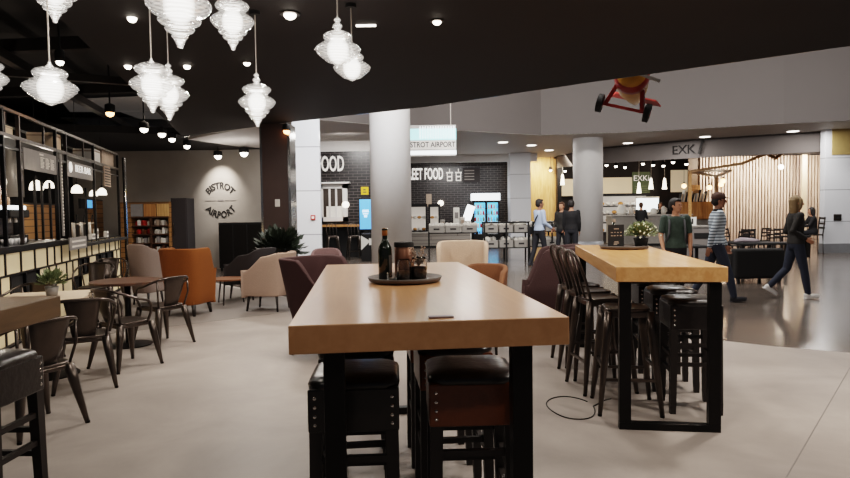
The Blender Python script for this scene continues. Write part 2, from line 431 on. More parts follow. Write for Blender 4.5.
C1, R1, AX1, PE1 = place_fr(cA, -6, .985, 2.5)
bar_table(C1.x, C1.y, R1, .985, 2.5, .345, .12, 'large near wooden high table with bottle tray, in the middle of the room', 'oak')
cB = atz(616, 267, 1.1)
C2, R2, AX2, PE2 = place_fr(cB, 8, .70, 2.65)
bar_table(C2.x, C2.y, R2, .70, 2.65, .285, .06, 'wooden high table with white flower pot and menu board on its tray', 'oak_light')
cC = atz(55, 296, 1.1)
a = math.radians(3)
bar_table(cC.x - .47 + .06, cC.y - 1.2, math.radians(2), .94, 2.4, .33, .6, 'dark brown wooden high table cut off by the left edge of the photo', 'oak_dark')
def on1(u, v): return Vector((cA.x, cA.y)) + PE1 * u + AX1 * v
def on2(u, v): return Vector((cB.x, cB.y)) + PE2 * u + AX2 * v

# ------------------------------------------------------------------ upholstered stools
def make_stool(label, top, face, group='upholstered bar stools'):
    t = thing('bar_stool', label, 'stool', group=group)
    w = .18
    MB().bb((-w, -w, .615), (w, w, .79)).build('seat_box', face, t, bevel=.008)
    m = MB(); k = 6
    rings = []
    for z, s in ((.785, 1.0), (.80, 1.02), (.818, .98), (.828, .86), (.832, .5)):
        rings.append([(w * s * max(-1, min(1, 1.25 * math.cos(x))), w * s * max(-1, min(1, 1.25 * math.sin(x))), z) for x in [2 * PI * i / 32 for i in range(32)]])
    m.loft(rings).build('seat_pad', top, t, smooth=True)
    for sx in (-1, 1):
        for sy in (-1, 1):
            x, y = sx * (w - .03), sy * (w - .03)
            MB().bar((x, y, .62), (x * 1.06, y * 1.06, .09), .052, .042, up=(0, 1, 0)).build('leg', 'leg_dark', t)
            MB().bar((x * 1.06, y * 1.06, .09), (x * 1.07, y * 1.07, 0), .044, .038, up=(0, 1, 0)).build('leg_tip', 'brass_tip' if not label.startswith('near') else 'leg_dark', t)
    e = w - .03
    for z in (.30, .42):
        for sx in (-1, 1): MB().bar((sx * e * 1.03, -e, z), (sx * e * 1.03, e, z), .026).build('stretcher', 'leg_dark', t)
    for z in (.36, .5):
        for sy in (-1, 1): MB().bar((-e, sy * e * 1.03, z), (e, sy * e * 1.03, z), .026).build('stretcher', 'leg_dark', t)
    for sy in (-1, 1):
        for sx in (-1, 1):
            for z in (.648, .682, .718, .755):
                MB().ball((sx * (w - .028), sy * w, z), (.0085, .006, .0085), 8, 6).build('nailhead', 'chrome', t, smooth=True)
    return t
def stool_at(px, pz, yface, depth):  # unused placement helper
    return None
s1 = make_stool('near black leather bar stool under the left front of the large table', 'leather_black', 'leather_black')
p = atz(351, 388, .79); s1.location = (p.x - .0, p.y + .17, 0); s1.rotation_euler.z = math.radians(3)
s2 = make_stool('near bar stool with brown leather sides under the large table', 'leather_black', 'leather_brown')
p = atz(472, 383, .79); s2.location = (p.x + .0, p.y + .17, 0); s2.rotation_euler.z = math.radians(2)
v1, v2 = s1.location.copy(), s2.location.copy()
for k, (la, lb) in enumerate((('black bar stool second in the left row beneath the large table', 'brown sided bar stool second in the right row beneath the large table'),
                              ('black bar stool at the far end of the left row under the large table', 'brown sided bar stool at the far end of the right row under the large table'))):
    q = AX1 * (.52 + .56 * k)
    dup(s1, (v1.x + q.x * 1.0, v1.y + q.y, 0), R1, la); dup(s2, (v2.x + q.x, v2.y + q.y, 0), R1, lb)
p = atz(693.5, 311, .755)
for k, la in enumerate(('black leather bar stool nearest on the right side of the flower pot table', 'black bar stool second along the right side of the flower pot table', 'black bar stool furthest along the right side of the flower pot table')):
    q = AX2 * .56 * k
    dup(s1, (p.x + q.x + .06, p.y + .2 + q.y, 0), R2, la)
p = atz(20, 356, .82)
dup(s1, (p.x - .17, p.y - .02, 0), math.radians(88), 'black leather bar stool under the dark table at the left edge')

# ------------------------------------------------------------------ metal chairs and high stools
def make_metal_chair(label):
    t = thing('metal_armchair', label, 'chair', group='metal cafe chairs')
    # local: faces +Y, back at -Y
    m = MB(); rings = []
    for z, s in ((.44, .97), (.455, 1.0), (.462, .97), (.458, .8)):
        rings.append([(.19 * s * max(-1, min(1, 1.2 * math.cos(x))), .19 * s * max(-1, min(1, 1.2 * math.sin(x))), z) for x in [2 * PI * i / 28 for i in range(28)]])
    m.loft(rings).build('seat', 'gun_metal', t, smooth=True)
    MB().bb((-.175, -.175, .405), (.175, .175, .442)).build('seat_apron', 'gun_metal', t, bevel=.012)
    for sx in (-1, 1):
        for sy in (-1, 1):
            p0 = Vector((sx * .165, sy * .165, .44)); p1 = Vector((sx * .235, sy * (.225 if sy > 0 else .25), 0))
            m = MB().tube([p0, p0.lerp(p1, .25), p0.lerp(p1, .7), p1], [.034, .036, .024, .015], 6)
            m.build('leg', 'gun_metal', t, smooth=True)
            MB().cyl((p1.x, p1.y, 0), .016, .02, 8).build('foot', 'black_metal', t)
    # tube hoop: front of the arms, round the back
    pts = [(-.2, .1, .44), (-.235, .12, .56), (-.25, .08, .655), (-.255, -.04, .69), (-.235, -.15, .735), (-.16, -.235, .775), (0, -.26, .785)]
    full = pts + [(-x, y, z) for x, y, z in pts[-2::-1]]
    fp = []
    for i in range(len(full) - 1):
        a, b = Vector(full[i]), Vector(full[i + 1]); pm_ = Vector(full[max(0, i - 1)]); pn = Vector(full[min(len(full) - 1, i + 2)])
        for k in range(4):
            u = k / 4
            fp.append(.5 * ((2 * a) + (b - pm_) * u + (2 * pm_ - 5 * a + 4 * b - pn) * u * u + (3 * a - pm_ - 3 * b + pn) * u ** 3))
    fp.append(Vector(full[-1]))
    MB().tube(fp, .013, 8).build('arm_hoop', 'gun_metal', t, smooth=True)
    # splat
    rings = []
    for z, y, w in ((.45, -.17, .085), (.55, -.205, .1), (.66, -.235, .12), (.765, -.255, .138), (.785, -.258, .13)):
        r = []
        for i in range(7):
            u = -1 + 2 * i / 6; r.append((w * u, y + .02 * u * u, z))
        r += [(x, yy - .006, zz) for x, yy, zz in r[::-1]]
        rings.append(r)
    MB().loft(rings).build('backrest', 'gun_metal', t, smooth=True)
    for sx in (-1, 1):
        MB().tube([(sx * .17, -.17, .45), (sx * .2, -.205, .6), (sx * .2, -.2, .745)], .011, 6).build('back_post', 'gun_metal', t, smooth=True)
    return t
def on_floor(px, py): return atz(px, py, 0)
ch = make_metal_chair('dark metal armchair facing away, in front of the mustard wing chair')
ch.location = on_floor(163, 344); ch.rotation_euler.z = math.radians(60)
chairs = [
 ((86, 385), 28, 'dark metal chair seen from behind with broad back, in the middle of the left chairs'),
 ((34, 428), 62, 'nearest dark metal chair, half hidden beside the black stool on the left'),
 ((127, 366), -30, 'dark metal chair between the round table and the chair with the broad back'),
 ((86, 318), 195, 'dark metal chair behind the potted plant table near the bar tiles'),
 ((26, 362), 170, 'dark metal chair with pale reflection by the tiles, behind the dark high table'),
 ((104, 308), 205, 'dark metal chair on the bar side of the round table'),
]
for (px, py), rz, la in chairs:
    q = on_floor(px, py); bn = Vector((-5.65, -1.47, 0)).normalized(); k = (q - Vector((-4.63, 6.75, 0))).dot(bn)
    if k > -.36: q = q - bn * (k + .36)
    dup(ch, q, math.radians(rz), la)

def make_high_stool(label, back=True):
    t = thing('metal_high_stool', label, 'stool', group='metal high stools')
    m = MB(); rings = []
    for z, s in ((.745, .97), (.758, 1.0), (.765, .97), (.76, .8)):
        rings.append([(.16 * s * max(-1, min(1, 1.2 * math.cos(x))), .16 * s * max(-1, min(1, 1.2 * math.sin(x))), z) for x in [2 * PI * i / 28 for i in range(28)]])
    m.loft(rings).build('seat', 'gun_metal', t, smooth=True)
    MB().bb((-.15, -.15, .70), (.15, .15, .748)).build('seat_apron', 'gun_metal', t, bevel=.012)
    for sx in (-1, 1):
        for sy in (-1, 1):
            p0 = Vector((sx * .142, sy * .142, .745)); p1 = Vector((sx * .215, sy * .215, 0))
            MB().tube([p0, p0.lerp(p1, .2), p0.lerp(p1, .7), p1], [.032, .034, .024, .015], 6).build('leg', 'gun_metal', t, smooth=True)
            MB().cyl((p1.x, p1.y, 0), .016, .02, 8).build('foot', 'black_metal', t)
    for z, e in ((.26, .19), (.34, .182)):
        for s in (-1, 1):
            if z < .3: MB().bar((-e, s * e, z), (e, s * e, z), .02).build('footrest', 'gun_metal', t)
            else: MB().bar((s * e, -e, z), (s * e, e, z), .02).build('footrest', 'gun_metal', t)
    if back:
        pts = [(-.15, -.14, .75), (-.165, -.19, .92), (-.155, -.235, 1.05)] + [(-.155 * math.cos(a), -.235 - .03 * math.sin(a), 1.05 + .10 * math.sin(a)) for a in [PI * i / 10 for i in range(1, 10)]] + [(.155, -.235, 1.05), (.165, -.19, .92), (.15, -.14, .75)]
        MB().tube(pts, .0125, 8).build('back_hoop', 'gun_metal', t, smooth=True)
        for x in (-.05, .05):
            MB().tube([(x, -.15, .755), (x, -.2, .93), (x, -.262, 1.145)], .009, 6).build('back_slat', 'gun_metal', t, smooth=True)
    return t
hs = make_high_stool('backless metal high stool, nearest on the left side of the flower pot table', False)
p = atz(621, 307, .76); hs.location = (p.x + .04, p.y + .02, 0); hs.rotation_euler.z = R2
hb = make_high_stool('metal high stool with hoop back, behind the backless one')
b0 = hs.location.copy()
lab = ['', 'metal high stool with hoop back, second of those beside the plum wing chair', 'metal high stool with hoop back, furthest beside the plum wing chair']
for k in range(3):
    q = AX2 * (.54 + .44 * k)
    pos = (b0.x + q.x - .11 - .035 * k, b0.y + q.y, 0)
    if k == 0: hb.location = pos; hb.rotation_euler.z = -PI / 2 + R2 + .25
    else: dup(hb, pos, -PI / 2 + R2 + .25, lab[k])

# ------------------------------------------------------------------ cafe tables
t = thing('round_table', 'round dark wooden pedestal table among the metal chairs', 'table', on_floor(125, 342))
t.location = atz(127, 280, .75).xy.to_3d()
MB().lathe([(.37, .715), (.39, .72), (.39, .745), (.37, .75)], n=40).build('tabletop', 'walnut', t, smooth=False)
MB().cyl((0, 0, .03), .035, .69, 12).build('pedestal', 'black_metal', t, smooth=True)
MB().lathe([(.25, 0), (.25, .012), (.06, .035)], n=28).build('base', 'black_metal', t)
t = thing('square_table', 'pale square cafe table with potted plant beside the bar tiles', 'table', (atz(64, 297, .75) + Vector((-.24, .12, 0))).xy.to_3d(), math.radians(18))
MB().bb((-.36, -.36, .71), (.36, .36, .75)).build('tabletop', 'paper', t, bevel=.01)
MB().cyl((0, 0, .03), .04, .68, 12).build('pedestal', 'black_metal', t, smooth=True)
MB().lathe([(.26, 0), (.26, .012), (.06, .035)], n=28).build('base', 'black_metal', t)
tb = t.location.copy()
def leafy(m, c, r, n, ln, wd, zs=1.0, up=.3):
    for i in range(n):
        a = random.random() * 2 * PI; e = random.uniform(-.2, 1.25); rr = r * random.uniform(.35, 1)
        d = Vector((math.cos(a) * math.cos(e), math.sin(a) * math.cos(e), math.sin(e) * zs + up)).normalized()
        p = Vector(c) + Vector((d.x, d.y, d.z * zs)) * rr
        s = d.cross(Vector((random.random() - .5, random.random() - .5, 1))).normalized() * wd
        n2 = d.cross(s).normalized() * wd * .3
        m.add([p, p + d * ln * .5 + s + n2, p + d * ln, p + d * ln * .5 - s + n2], [(0, 1, 2), (0, 2, 3)])
    return m
pt = thing('potted_plant', 'small green plant in a pot on the pale square cafe table', 'plant', (0, 0, 0))
q = atz(52, 296, .752); pt.location = q
MB().lathe([(.045, 0), (.06, .09), (.055, .09), (.05, .08)], n=16).build('pot', 'pot_grey', pt, smooth=True)
leafy(MB(), (0, 0, .10), .11, 160, .07, .018).build('foliage', 'leaf_grey', pt)

# ------------------------------------------------------------------ armchairs
def armchair(name, label, fabric, w, d, hb, ha, hs, flare, loc, rz, seatf=None, leg='leg_dark', ub=.55, legh=.2, wing=.0, round_top=.0, tap=.78, cat='armchair', th=.06, buttons=0, legr=1.0):
    t = thing(name, label, cat, loc, rz)
    N = 36; outer = []; 
    def plan(u, k):   # u in [-1,1], k scale: U-shaped plan, back at -Y, arms forward +Y
        a = u * 1.9   # param along the U
        L = .5 * PI
        if abs(a) <= L * .62:
            th_ = a / (L * .62) * PI / 2
            x = math.sin(th_); y = -math.cos(th_)
            x = math.copysign(abs(x) ** .62, x); y = -abs(y) ** .62
            return Vector((x * w / 2 * k, y * d * .42, 0))
        f = (abs(a) - L * .62) / (1.9 - L * .62)
        return Vector((math.copysign(w / 2 * k, a), f * d * .5, 0))
    def ht(u):
        au = abs(u)
        if au < ub: return hb - round_top * (au / ub) ** 2.5
        f = (au - ub) / (1 - ub); s = f * f * (3 - 2 * f)
        return (hb - round_top) * (1 - s) + ha * s - wing * 0
    rows = 7; vs_o = []; vs_i = []
    for j in range(rows):
        f = j / (rows - 1); ro = []; ri = []
        for i in range(N + 1):
            u = -1 + 2 * i / N; h = legh + (ht(u) - legh) * f
            fr = (h - legh) / (hb - legh); k = tap + (1 + flare - tap) * fr ** .8
            p = plan(u, k); c = plan(u, k) * 1.0
            inw = Vector((-p.x, -(p.y - d * .1), 0)); inw.normalize()
            lean = -.10 * fr * (1 if p.y < 0 else .2)
            p = p + Vector((0, lean, h)); ro.append(p); ri.append(p + inw * th)
        vs_o.append(ro); vs_i.append(ri)
    m = MB(); n = N + 1
    vs = [p for r in vs_o for p in r] + [p for r in vs_i for p in r]; o2 = rows * n; fs = []
    for j in range(rows - 1):
        for i in range(N):
            a = j * n + i; fs.append((a, a + 1, a + n + 1, a + n)); b = o2 + a; fs.append((b + 1, b, b + n, b + n + 1))
    for i in range(N):
        a = (rows - 1) * n + i; fs.append((a, a + 1, o2 + a + 1, o2 + a)); a = i; fs.append((a + 1, a, o2 + a, o2 + a + 1))
    for j in range(rows - 1):
        a = j * n; fs.append((a + n, a, o2 + a, o2 + a + n)); a = j * n + N; fs.append((a, a + n, o2 + a + n, o2 + a))
    m.add(vs, fs); m.build('backrest', fabric, t, smooth=True, bevel=.02, seg=3)
    ws = w * (tap + .06) / 2 - th * .9
    MB().bb((-ws, -d * .36, legh + .0), (ws, d * .54, hs - .1)).build('seat_base', fabric, t, bevel=.02)
    MB().bb((-ws, -d * .34, hs - .1), (ws, d * .55, hs)).build('seat_cushion', seatf or fabric, t, smooth=False, bevel=.035, seg=4)
    for sx in (-1, 1):
        for sy in (-1, 1):
            x, y = sx * w * .31, (d * .4 if sy > 0 else -d * .28)
            MB().tube([(x, y, legh + .02), (x * 1.12, y * 1.12, 0)], [.024 * legr, .013 * legr], 10).build('leg', leg, t, smooth=True)
    for i in range(buttons):
        x = (i - (buttons - 1) / 2) * w * .2
        MB().ball((x, -d * .42 - .115 + .08, hb - .2), (.014, .01, .014), 8, 6).build('button', fabric, t)
    return t
f = on_floor
p = f(184, 318)
armchair('wing_chair', 'mustard yellow wing chair seen from behind', 'fabric_mustard', .62, .58, 1.0, .66, .45, .02, (p.x - .05, p.y + .3, 0), math.radians(-12), tap=.84, ub=.72, legh=.17, legr=1.5)
p = aty(147, 290, 10.4)
armchair('wing_chair', 'taupe wing chair just left of the mustard one', 'fabric_greymauve', .40, .5, 1.02, .64, .45, .0, (p.x, p.y, 0), math.radians(-12), tap=.88, ub=.6, round_top=.12)
p = f(242, 303)
armchair('tub_chair', 'charcoal tub armchair beside the dark leafy plant', 'fabric_charcoal', .66, .70, .90, .60, .44, .02, (p.x + .02, p.y + .6, 0), math.radians(62), tap=.86, ub=.42, legh=.26, round_top=.1)
p = f(264, 312)
armchair('tub_chair', 'pale pink armchair between plant and maroon chair', 'fabric_pink', .60, .66, .90, .62, .46, .02, (p.x + .06, p.y + .2, 0), math.radians(78), tap=.88, ub=.36, legh=.24)
p = f(296, 357)
armchair('wing_chair', 'dark maroon wing chair at the left of the large table', 'fabric_maroon', .66, .62, 1.02, .74, .46, .10, (p.x + .24, p.y + .16, 0), math.radians(-125), tap=.56, ub=.5, legh=.2)
p = aty(328, 300, 9.2)
armchair('tub_chair', 'mauve armchair with rounded back behind the maroon chair', 'fabric_mauve', .50, .58, .95, .62, .45, .0, (p.x, p.y, 0), math.radians(-168), ub=.5, round_top=.14)
p = aty(463, 300, 8.3)
armchair('wing_chair', 'pale beige wing chair facing us at the end of the large table', 'fabric_beige', .68, .70, 1.08, .68, .46, .02, (p.x, p.y, 0), math.radians(176), tap=.84, ub=.72, buttons=3, round_top=.05)
p = aty(489, 300, 6.6)
armchair('tub_chair', 'brown low back chair peeking over the large table in front of the beige chair', 'fabric_brown', .5, .55, .90, .7, .46, .0, (p.x - .06, p.y, 0), math.radians(165), ub=.5, round_top=.05)
p = aty(551, 300, 7.4)
armchair('wing_chair', 'plum wing chair between large table and metal high stools', 'fabric_plum', .62, .64, 1.07, .60, .46, .02, (p.x, p.y, 0), math.radians(84), tap=.84, ub=.66, round_top=.05)
# coffee table by the lounge
t = thing('side_table', 'small low table between mustard and charcoal chairs', 'table', f(222, 292))
p = f(224, 306); t.location = (p.x, p.y + .25, 0)
MB().lathe([(.28, .40), (.3, .405), (.3, .425), (.28, .43)], n=28).build('tabletop', 'fabric_brown', t)
for k in range(3):
    a = 2 * PI * k / 3 + .5
    MB().tube([(.18 * math.cos(a), .18 * math.sin(a), .405), (.25 * math.cos(a), .25 * math.sin(a), 0)], [.016, .01], 8).build('leg', 'leg_dark', t, smooth=True)
# cushion on the charcoal chair
p = aty(247, 268, 10.95)
o = MB().ball((0, 0, 0), (.19, .07, .17), 20, 12).build('throw_cushion', 'cushion_grey', None, smooth=True); o.location = p; o.rotation_euler = (.3, .5, .9)
tag(o, 'grey cushion lying on the charcoal tub armchair', 'cushion')
# big plant
p = f(272, 300); t = thing('leafy_plant', 'tall dark leafy plant in a pale pot beside the brown pillar', 'plant', (p.x - .02, p.y + .78, 0))
MB().lathe([(.15, 0), (.2, .38), (.185, .38), (.17, .34)], n=24).build('pot', 'pot_grey', t, smooth=True)
m = MB()
for k in range(9):
    a = k * 2.4; r = .12 + .2 * random.random(); m.tube([(0, 0, .3), (r * .4 * math.cos(a), r * .4 * math.sin(a), .7), (r * math.cos(a), r * math.sin(a), 1.0 + .35 * random.random())], [.012, .005], 5) if False else m.tube([(0, 0, .3), (r * .4 * math.cos(a), r * .4 * math.sin(a), .7), (r * math.cos(a), r * math.sin(a), 1.0 + .35 * random.random())], [.012, .009, .005], 5)
m.build('stems', 'leaf_dark', t)
m = MB(); leafy(m, (0, 0, .8), .36, 330, .2, .07, .95, .1); m.build('foliage', 'leaf_dark', t)
# black cabinet under the wall lettering
Y = 16.2; x0, x1 = atx(218, Y), atx(262, Y); zt_ = zat(240, 222.5, Y)
t = thing('cabinet', 'black sideboard standing below the wall lettering', 'cabinet', ((x0 + x1) / 2, Y + .2, 0))
wd = x1 - x0
MB().bb((-wd / 2, -.2, .08), (wd / 2, .2, zt_)).build('carcass', 'fabric_black', t, bevel=.01)
for k in range(3):
    MB().bb((-wd / 2 + .03 + k * (wd - .04) / 3, -.215, .12), (-wd / 2 + (k + 1) * (wd - .04) / 3, -.2, zt_ - .05)).build('door', 'black_metal', t, bevel=.004)
for sx in (-1, 1):
    for sy in (-1, 1): MB().bb((sx * (wd / 2 - .05) - .025, sy * .15 - .025, 0), (sx * (wd / 2 - .05) + .025, sy * .15 + .025, .08)).build('leg', 'black_metal', t)

# ------------------------------------------------------------------ tray 1
p = atz(405, 281.5, 1.1)
t = thing('serving_tray', 'round dark tray holding bottle and jars on the large table', 'tray', (p.x, p.y, 1.1))
MB().lathe([(.17, 0), (.195, .008), (.205, .028), (.2, .03), (.188, .012), (.165, .008)], n=40).build('rim', 'tray_grey', t, smooth=True)
MB().cyl((0, 0, .001), .17, .008, 40).build('base', 'tray_grey', t)
T1 = Vector((p.x, p.y, 1.11))
Yb = p.y - .02
p = aty(385.5, 281, Yb)
t = thing('wine_bottle', 'dark green wine bottle on the tray', 'bottle', (p.x, p.y, 1.11))
MB().lathe([(.034, 0), (.0375, .006), (.0375, .165), (.034, .185), (.018, .215), (.0145, .228), (.0145, .272), (.016, .274), (.016, .284), (.011, .284)], n=24).build('body', 'wine_glass_green', t, smooth=True)
MB().lathe([(.0155, .245), (.0155, .284), (.0158, .286), (.003, .2865)], n=20).build('cork', 'ply_warm', t, smooth=True)
m = MB(); m.add([(.0382 * math.cos(a), .0382 * math.sin(a), z) for z in (.045, .14) for a in [-.95 + .19 * i for i in range(11)]], [(i, i + 1, 12 + i, 11 + i) for i in range(10)])
m.build('label', 'tray_grey', t, smooth=True)
p = aty(404.5, 281, Yb + .03)
t = thing('storage_canister', 'copper canister with black lid on the tray', 'canister', (p.x, p.y, 1.11))
MB().lathe([(.05, 0), (.053, .004), (.053, .178), (.051, .18)], n=28).build('body', 'copper', t, smooth=True)
MB().lathe([(.055, .18), (.055, .203), (.052, .207), (.002, .207)], n=28).build('lid', 'fabric_black', t, smooth=False)
p = aty(419, 283, Yb - .05)
t = thing('glass_jar', 'glass jar with brown filling and dried stems on the tray', 'jar', (p.x, p.y, 1.11))
MB().lathe([(.04, 0), (.045, .004), (.045, .1), (.038, .115), (.038, .13), (.035, .13), (.035, .113), (.042, .098), (.042, .007), (.038, .004)], n=28).build('glass', 'glass_clear', t, smooth=True)
MB().lathe([(.04, .008), (.0405, .075), (.03, .08), (.002, .082)], n=20).build('filling', 'jar_fill', t, smooth=True)
m = MB()
for k in range(40):
    a = random.random() * 2 * PI; r = random.uniform(.02, .05); h = random.uniform(.1, .185)
    m.tube([(0, 0, .08), (r * .5 * math.cos(a), r * .5 * math.sin(a), .08 + (h - .08) * .6), (r * math.cos(a), r * math.sin(a), h)], .0012, 4)
    m.ball((r * math.cos(a), r * math.sin(a), h), .0055, 6, 4)
m.build('dried_flowers', 'dry_stem', t)
p = aty(404, 283, Yb - .09)
t = thing('glass_jar', 'copper coloured glass jar standing in front of the canister', 'jar', (p.x, p.y, 1.11))
MB().lathe([(.032, 0), (.036, .004), (.036, .1), (.03, .115), (.03, .12), (.027, .12), (.027, .113), (.033, .098), (.033, .007), (.03, .004)], n=24).build('glass', 'glass_clear', t, smooth=True)
MB().lathe([(.031, .008), (.031, .06), (.002, .064)], n=20).build('filling', 'jar_fill', t, smooth=True)
p = aty(393, 284, Yb - .11)
t = thing('tealight_glass', 'small faceted glass in front of the wine bottle', 'glass', (p.x, p.y, 1.11))
MB().lathe([(.024, 0), (.028, .004), (.031, .055), (.028, .055), (.024, .008), (.002, .008)], n=10).build('glass', 'glass_clear', t)
MB().cyl((0, 0, .009), .02, .015, 10).build('candle', 'white_card', t)
p = atz(441, 317.5, 1.101)
o = MB().bb((-.045, -.014, 0), (.045, .014, .006)).build('table_sign', 'cushion_grey', None, bevel=.002); o.location = p; o.rotation_euler.z = R1
tag(o, 'small grey number plate lying on the large table front', 'plate')

# ------------------------------------------------------------------ tray 2
p = atz(624, 248.8, 1.1)
t = thing('serving_tray', 'dark tray holding menu board and flower pot on the right table', 'tray', (p.x, p.y, 1.1))
MB().lathe([(.19, 0), (.22, .008), (.23, .034), (.225, .036), (.21, .012), (.185, .008)], n=40).build('rim', 'tray_grey', t, smooth=True)
MB().cyl((0, 0, .001), .19, .008, 40).build('base', 'tray_grey', t)
Y2 = p.y
p = aty(616, 247, Y2 - .06)
t = thing('menu_board', 'dark upright menu board on the tray beside the flower pot', 'menu', (p.x, p.y, 1.11), math.radians(8))
MB().bb((-.078, -.008, 0), (.078, .008, .225)).build('board', 'fabric_black', t, bevel=.002)
m = MB()
for x, z, w_ in ((-.045, .15, .02), (-.015, .152, .012), (.015, .15, .016), (.045, .151, .014), (-.045, .12, .018), (-.018, .12, .02), (.012, .121, .014), (.044, .12, .018), (0, .185, .05), (0, .05, .05), (0, .062, .04), (-.01, .038, .034)):
    m.bb((x - w_ / 2, -.0092, z - .004), (x + w_ / 2, -.0085, z + .004))
m.build('menu_text', 'dry_stem', t)
MB().bb((-.085, -.02, 0), (.085, .02, .012)).build('foot', 'fabric_black', t)
p = aty(641, 248, Y2 + .02)
t = thing('flower_pot', 'pot of small white flowers on the right table tray', 'plant', (p.x, p.y, 1.11))
MB().lathe([(.05, 0), (.07, .09), (.064, .09), (.055, .08)], n=20).build('pot', 'fabric_black', t, smooth=True)
m = MB(); leafy(m, (0, 0, .1), .135, 420, .06, .012, .9); m.build('foliage', 'leaf_grey', t)
m = MB()
for k in range(75):
    a = random.random() * 2 * PI; e = random.uniform(.0, 1.5); r = random.uniform(.14, .185)
    m.ball((r * math.cos(a) * math.cos(e), r * math.sin(a) * math.cos(e), .1 + r * .75 * math.sin(e)), .0075, 6, 4)
m.build('blossoms', 'petal', t)
p = aty(614, 246, Y2 + .1)
t = thing('sauce_bottle', 'small bottle behind the menu board on the tray', 'bottle', (p.x, p.y, 1.11))
MB().lathe([(.028, 0), (.03, .004), (.03, .16), (.014, .2), (.012, .245)], n=16).build('body', 'wine_glass_green', t, smooth=True)
MB().cyl((0, 0, .245), .014, .03, 12).build('cap', 'dry_stem', t)
# loose cable on the floor
c = atz(571, 408, 0); 
pts = [(c.x + .17 * math.cos(a) * (1 + .04 * math.sin(3 * a)), c.y + .27 * math.sin(a), .006) for a in [.5 + 2 * PI * .93 * i / 40 for i in range(41)]]
pts += [(c.x + .3, c.y + .16, .006), (c.x + .36, c.y + .2, .006)]
o = MB().tube(pts, .005, 6).build('power_cable', 'fabric_black', None, smooth=True); tag(o, 'loop of black cable lying on the floor left of the flower pot table', 'cable')
# ------------------------------------------------------------------ beer bar on the left
BA = Vector((-4.63, 6.75, 0)); BD = Vector((-1.47, 5.65, 0)).normalized(); BN = Vector((-BD.y, BD.x, 0))   # BN points into the bar
BRZ = math.atan2(BD.y, BD.x)
def fz(px, py, off=0.0):   # pixel -> (s, z) on the bar front plane moved inwards by off
    d = ray(px, py); o = Vector((0, 0, H)); A = BA + BN * off
    t = (A - o).dot(BN) / d.dot(BN); p = o + d * t
    return (p - A).dot(BD), p.z
S1 = fz(118.5, 200)[0]; S0 = -1.7
def barthing(name, label, cat, s, off, z=0, rz=0, group=None):
    q = BA + BD * s + BN * off
    return thing(name, label, cat, (q.x, q.y, z), BRZ + rz, group)
# counter
t = barthing('bar_counter', 'beer bar counter front of lit cream panels in black grid', 'counter', 0, 0)
MB().bb((S0, .02, 0), (S1, .12, 1.1)).build('body', 'fabric_black', t)
sB = fz(70, 246)[0]
MB().bb((S0, -.06, 1.10), (sB, .62, 1.16)).build('countertop', 'black_metal', t, bevel=.006)
MB().bb((sB - .05, -.14, 1.02), (S1, .45, 1.07)).build('serving_shelf', 'fabric_black', t, bevel=.006)
rows = [(.06, .30), (.32, .56), (.58, .82), (.84, 1.08)]
mc = MB(); mf = MB(); BLK = {0: [], 1: [(fz(a, 270)[0], fz(b, 270)[0]) for a, b in ((46, 58), (70, 78))], 2: [(fz(a, 270)[0], fz(b, 270)[0]) for a, b in ((5, 19), (24, 37), (81, 90), (97, 105), (108, 114))], 3: []}
random.seed(11)
for ri, (z0, z1) in enumerate(rows):
    s = S0 + random.uniform(-.15, 0); k = 0
    while s < S1 - .05:
        wd = random.choice([.3, .38, .46, .46, .3]); e = min(s + wd, S1)
        mid = (s + e) / 2
        black = any(a <= mid <= b for a, b in BLK[ri])
        if not black: mc.bb((max(s, S0) + .01, .0, z0 + .004), (e - .01, .015, z1 - .004))
        mf.bb((e - .017, -.014, z0), (e + .017, .02, z1))
        s += wd
o = mc.build('lit_panels', 'cream_tile', t); o['kind'] = 'stuff'
for z in (.05, .31, .57, .83, 1.09): mf.bb((S0, -.012, z - .012), (S1, .015, z + .012))
mf.build('panel_grid', 'black_metal', t)
# steel frame with shelves
def Z(px, py, off=0): return fz(px, py, off)[1]
zu = Z(118, 155); zm = Z(40, 145.5)
t = barthing('bar_shelf_frame', 'tall black steel frame with overhead shelf above the beer bar', 'shelf', 0, 0)
MB().bar((S0, 0, zu), (S1, 0, zu), .035).build('top_rail', 'gun_metal', t)
MB().bar((S0, .5, zu), (S1, .5, zu), .03).build('top_rail', 'black_metal', t)
MB().bar((S0, 0, zm), (S1, 0, zm), .04).build('shelf_rail', 'gun_metal', t)
MB().bb((S0, .02, zm - .02), (S1, .5, zm + .01)).build('shelf_board', 'fabric_black', t)
MB().bar((S0, 0, zm - .13), (S1, 0, zm - .13), .025).build('sign_rail', 'black_metal', t)
for px in (3, 19.5, 56, 66, 93.5, 117.5):
    s = fz(px, 170)[0]; MB().bar((s, 0, 1.16 if s < sB else 1.07), (s, 0, zu), .04, up=(1, 0, 0)).build('post', 'black_metal' if px != 19.5 else 'gun_metal', t)
for px in (6, 44.5, 83.5):
    s = fz(px, 130)[0]; MB().bar((s, .02, zm), (s, .02, zu), .025, up=(1, 0, 0)).build('post', 'gun_metal', t)
for px in (35, 42, 50, 86):
    s = fz(px, 200, .3)[0]; MB().bar((s, .3, 1.16), (s, .3, 2.0), .03, up=(1, 0, 0)).build('post', 'black_metal', t)
p0 = BA + BD * S1
t2 = thing('bar_end_post', 'slim chrome post at the far corner of the beer bar', 'post', (p0.x + .06, p0.y + .15, 0))
MB().bar((0, 0, 0), (0, 0, zu - .05), .05, up=(0, 1, 0)).build('post', 'chrome', t2)
MB().bb((-.05, -.05, 0), (.05, .05, .02)).build('base', 'chrome', t2)
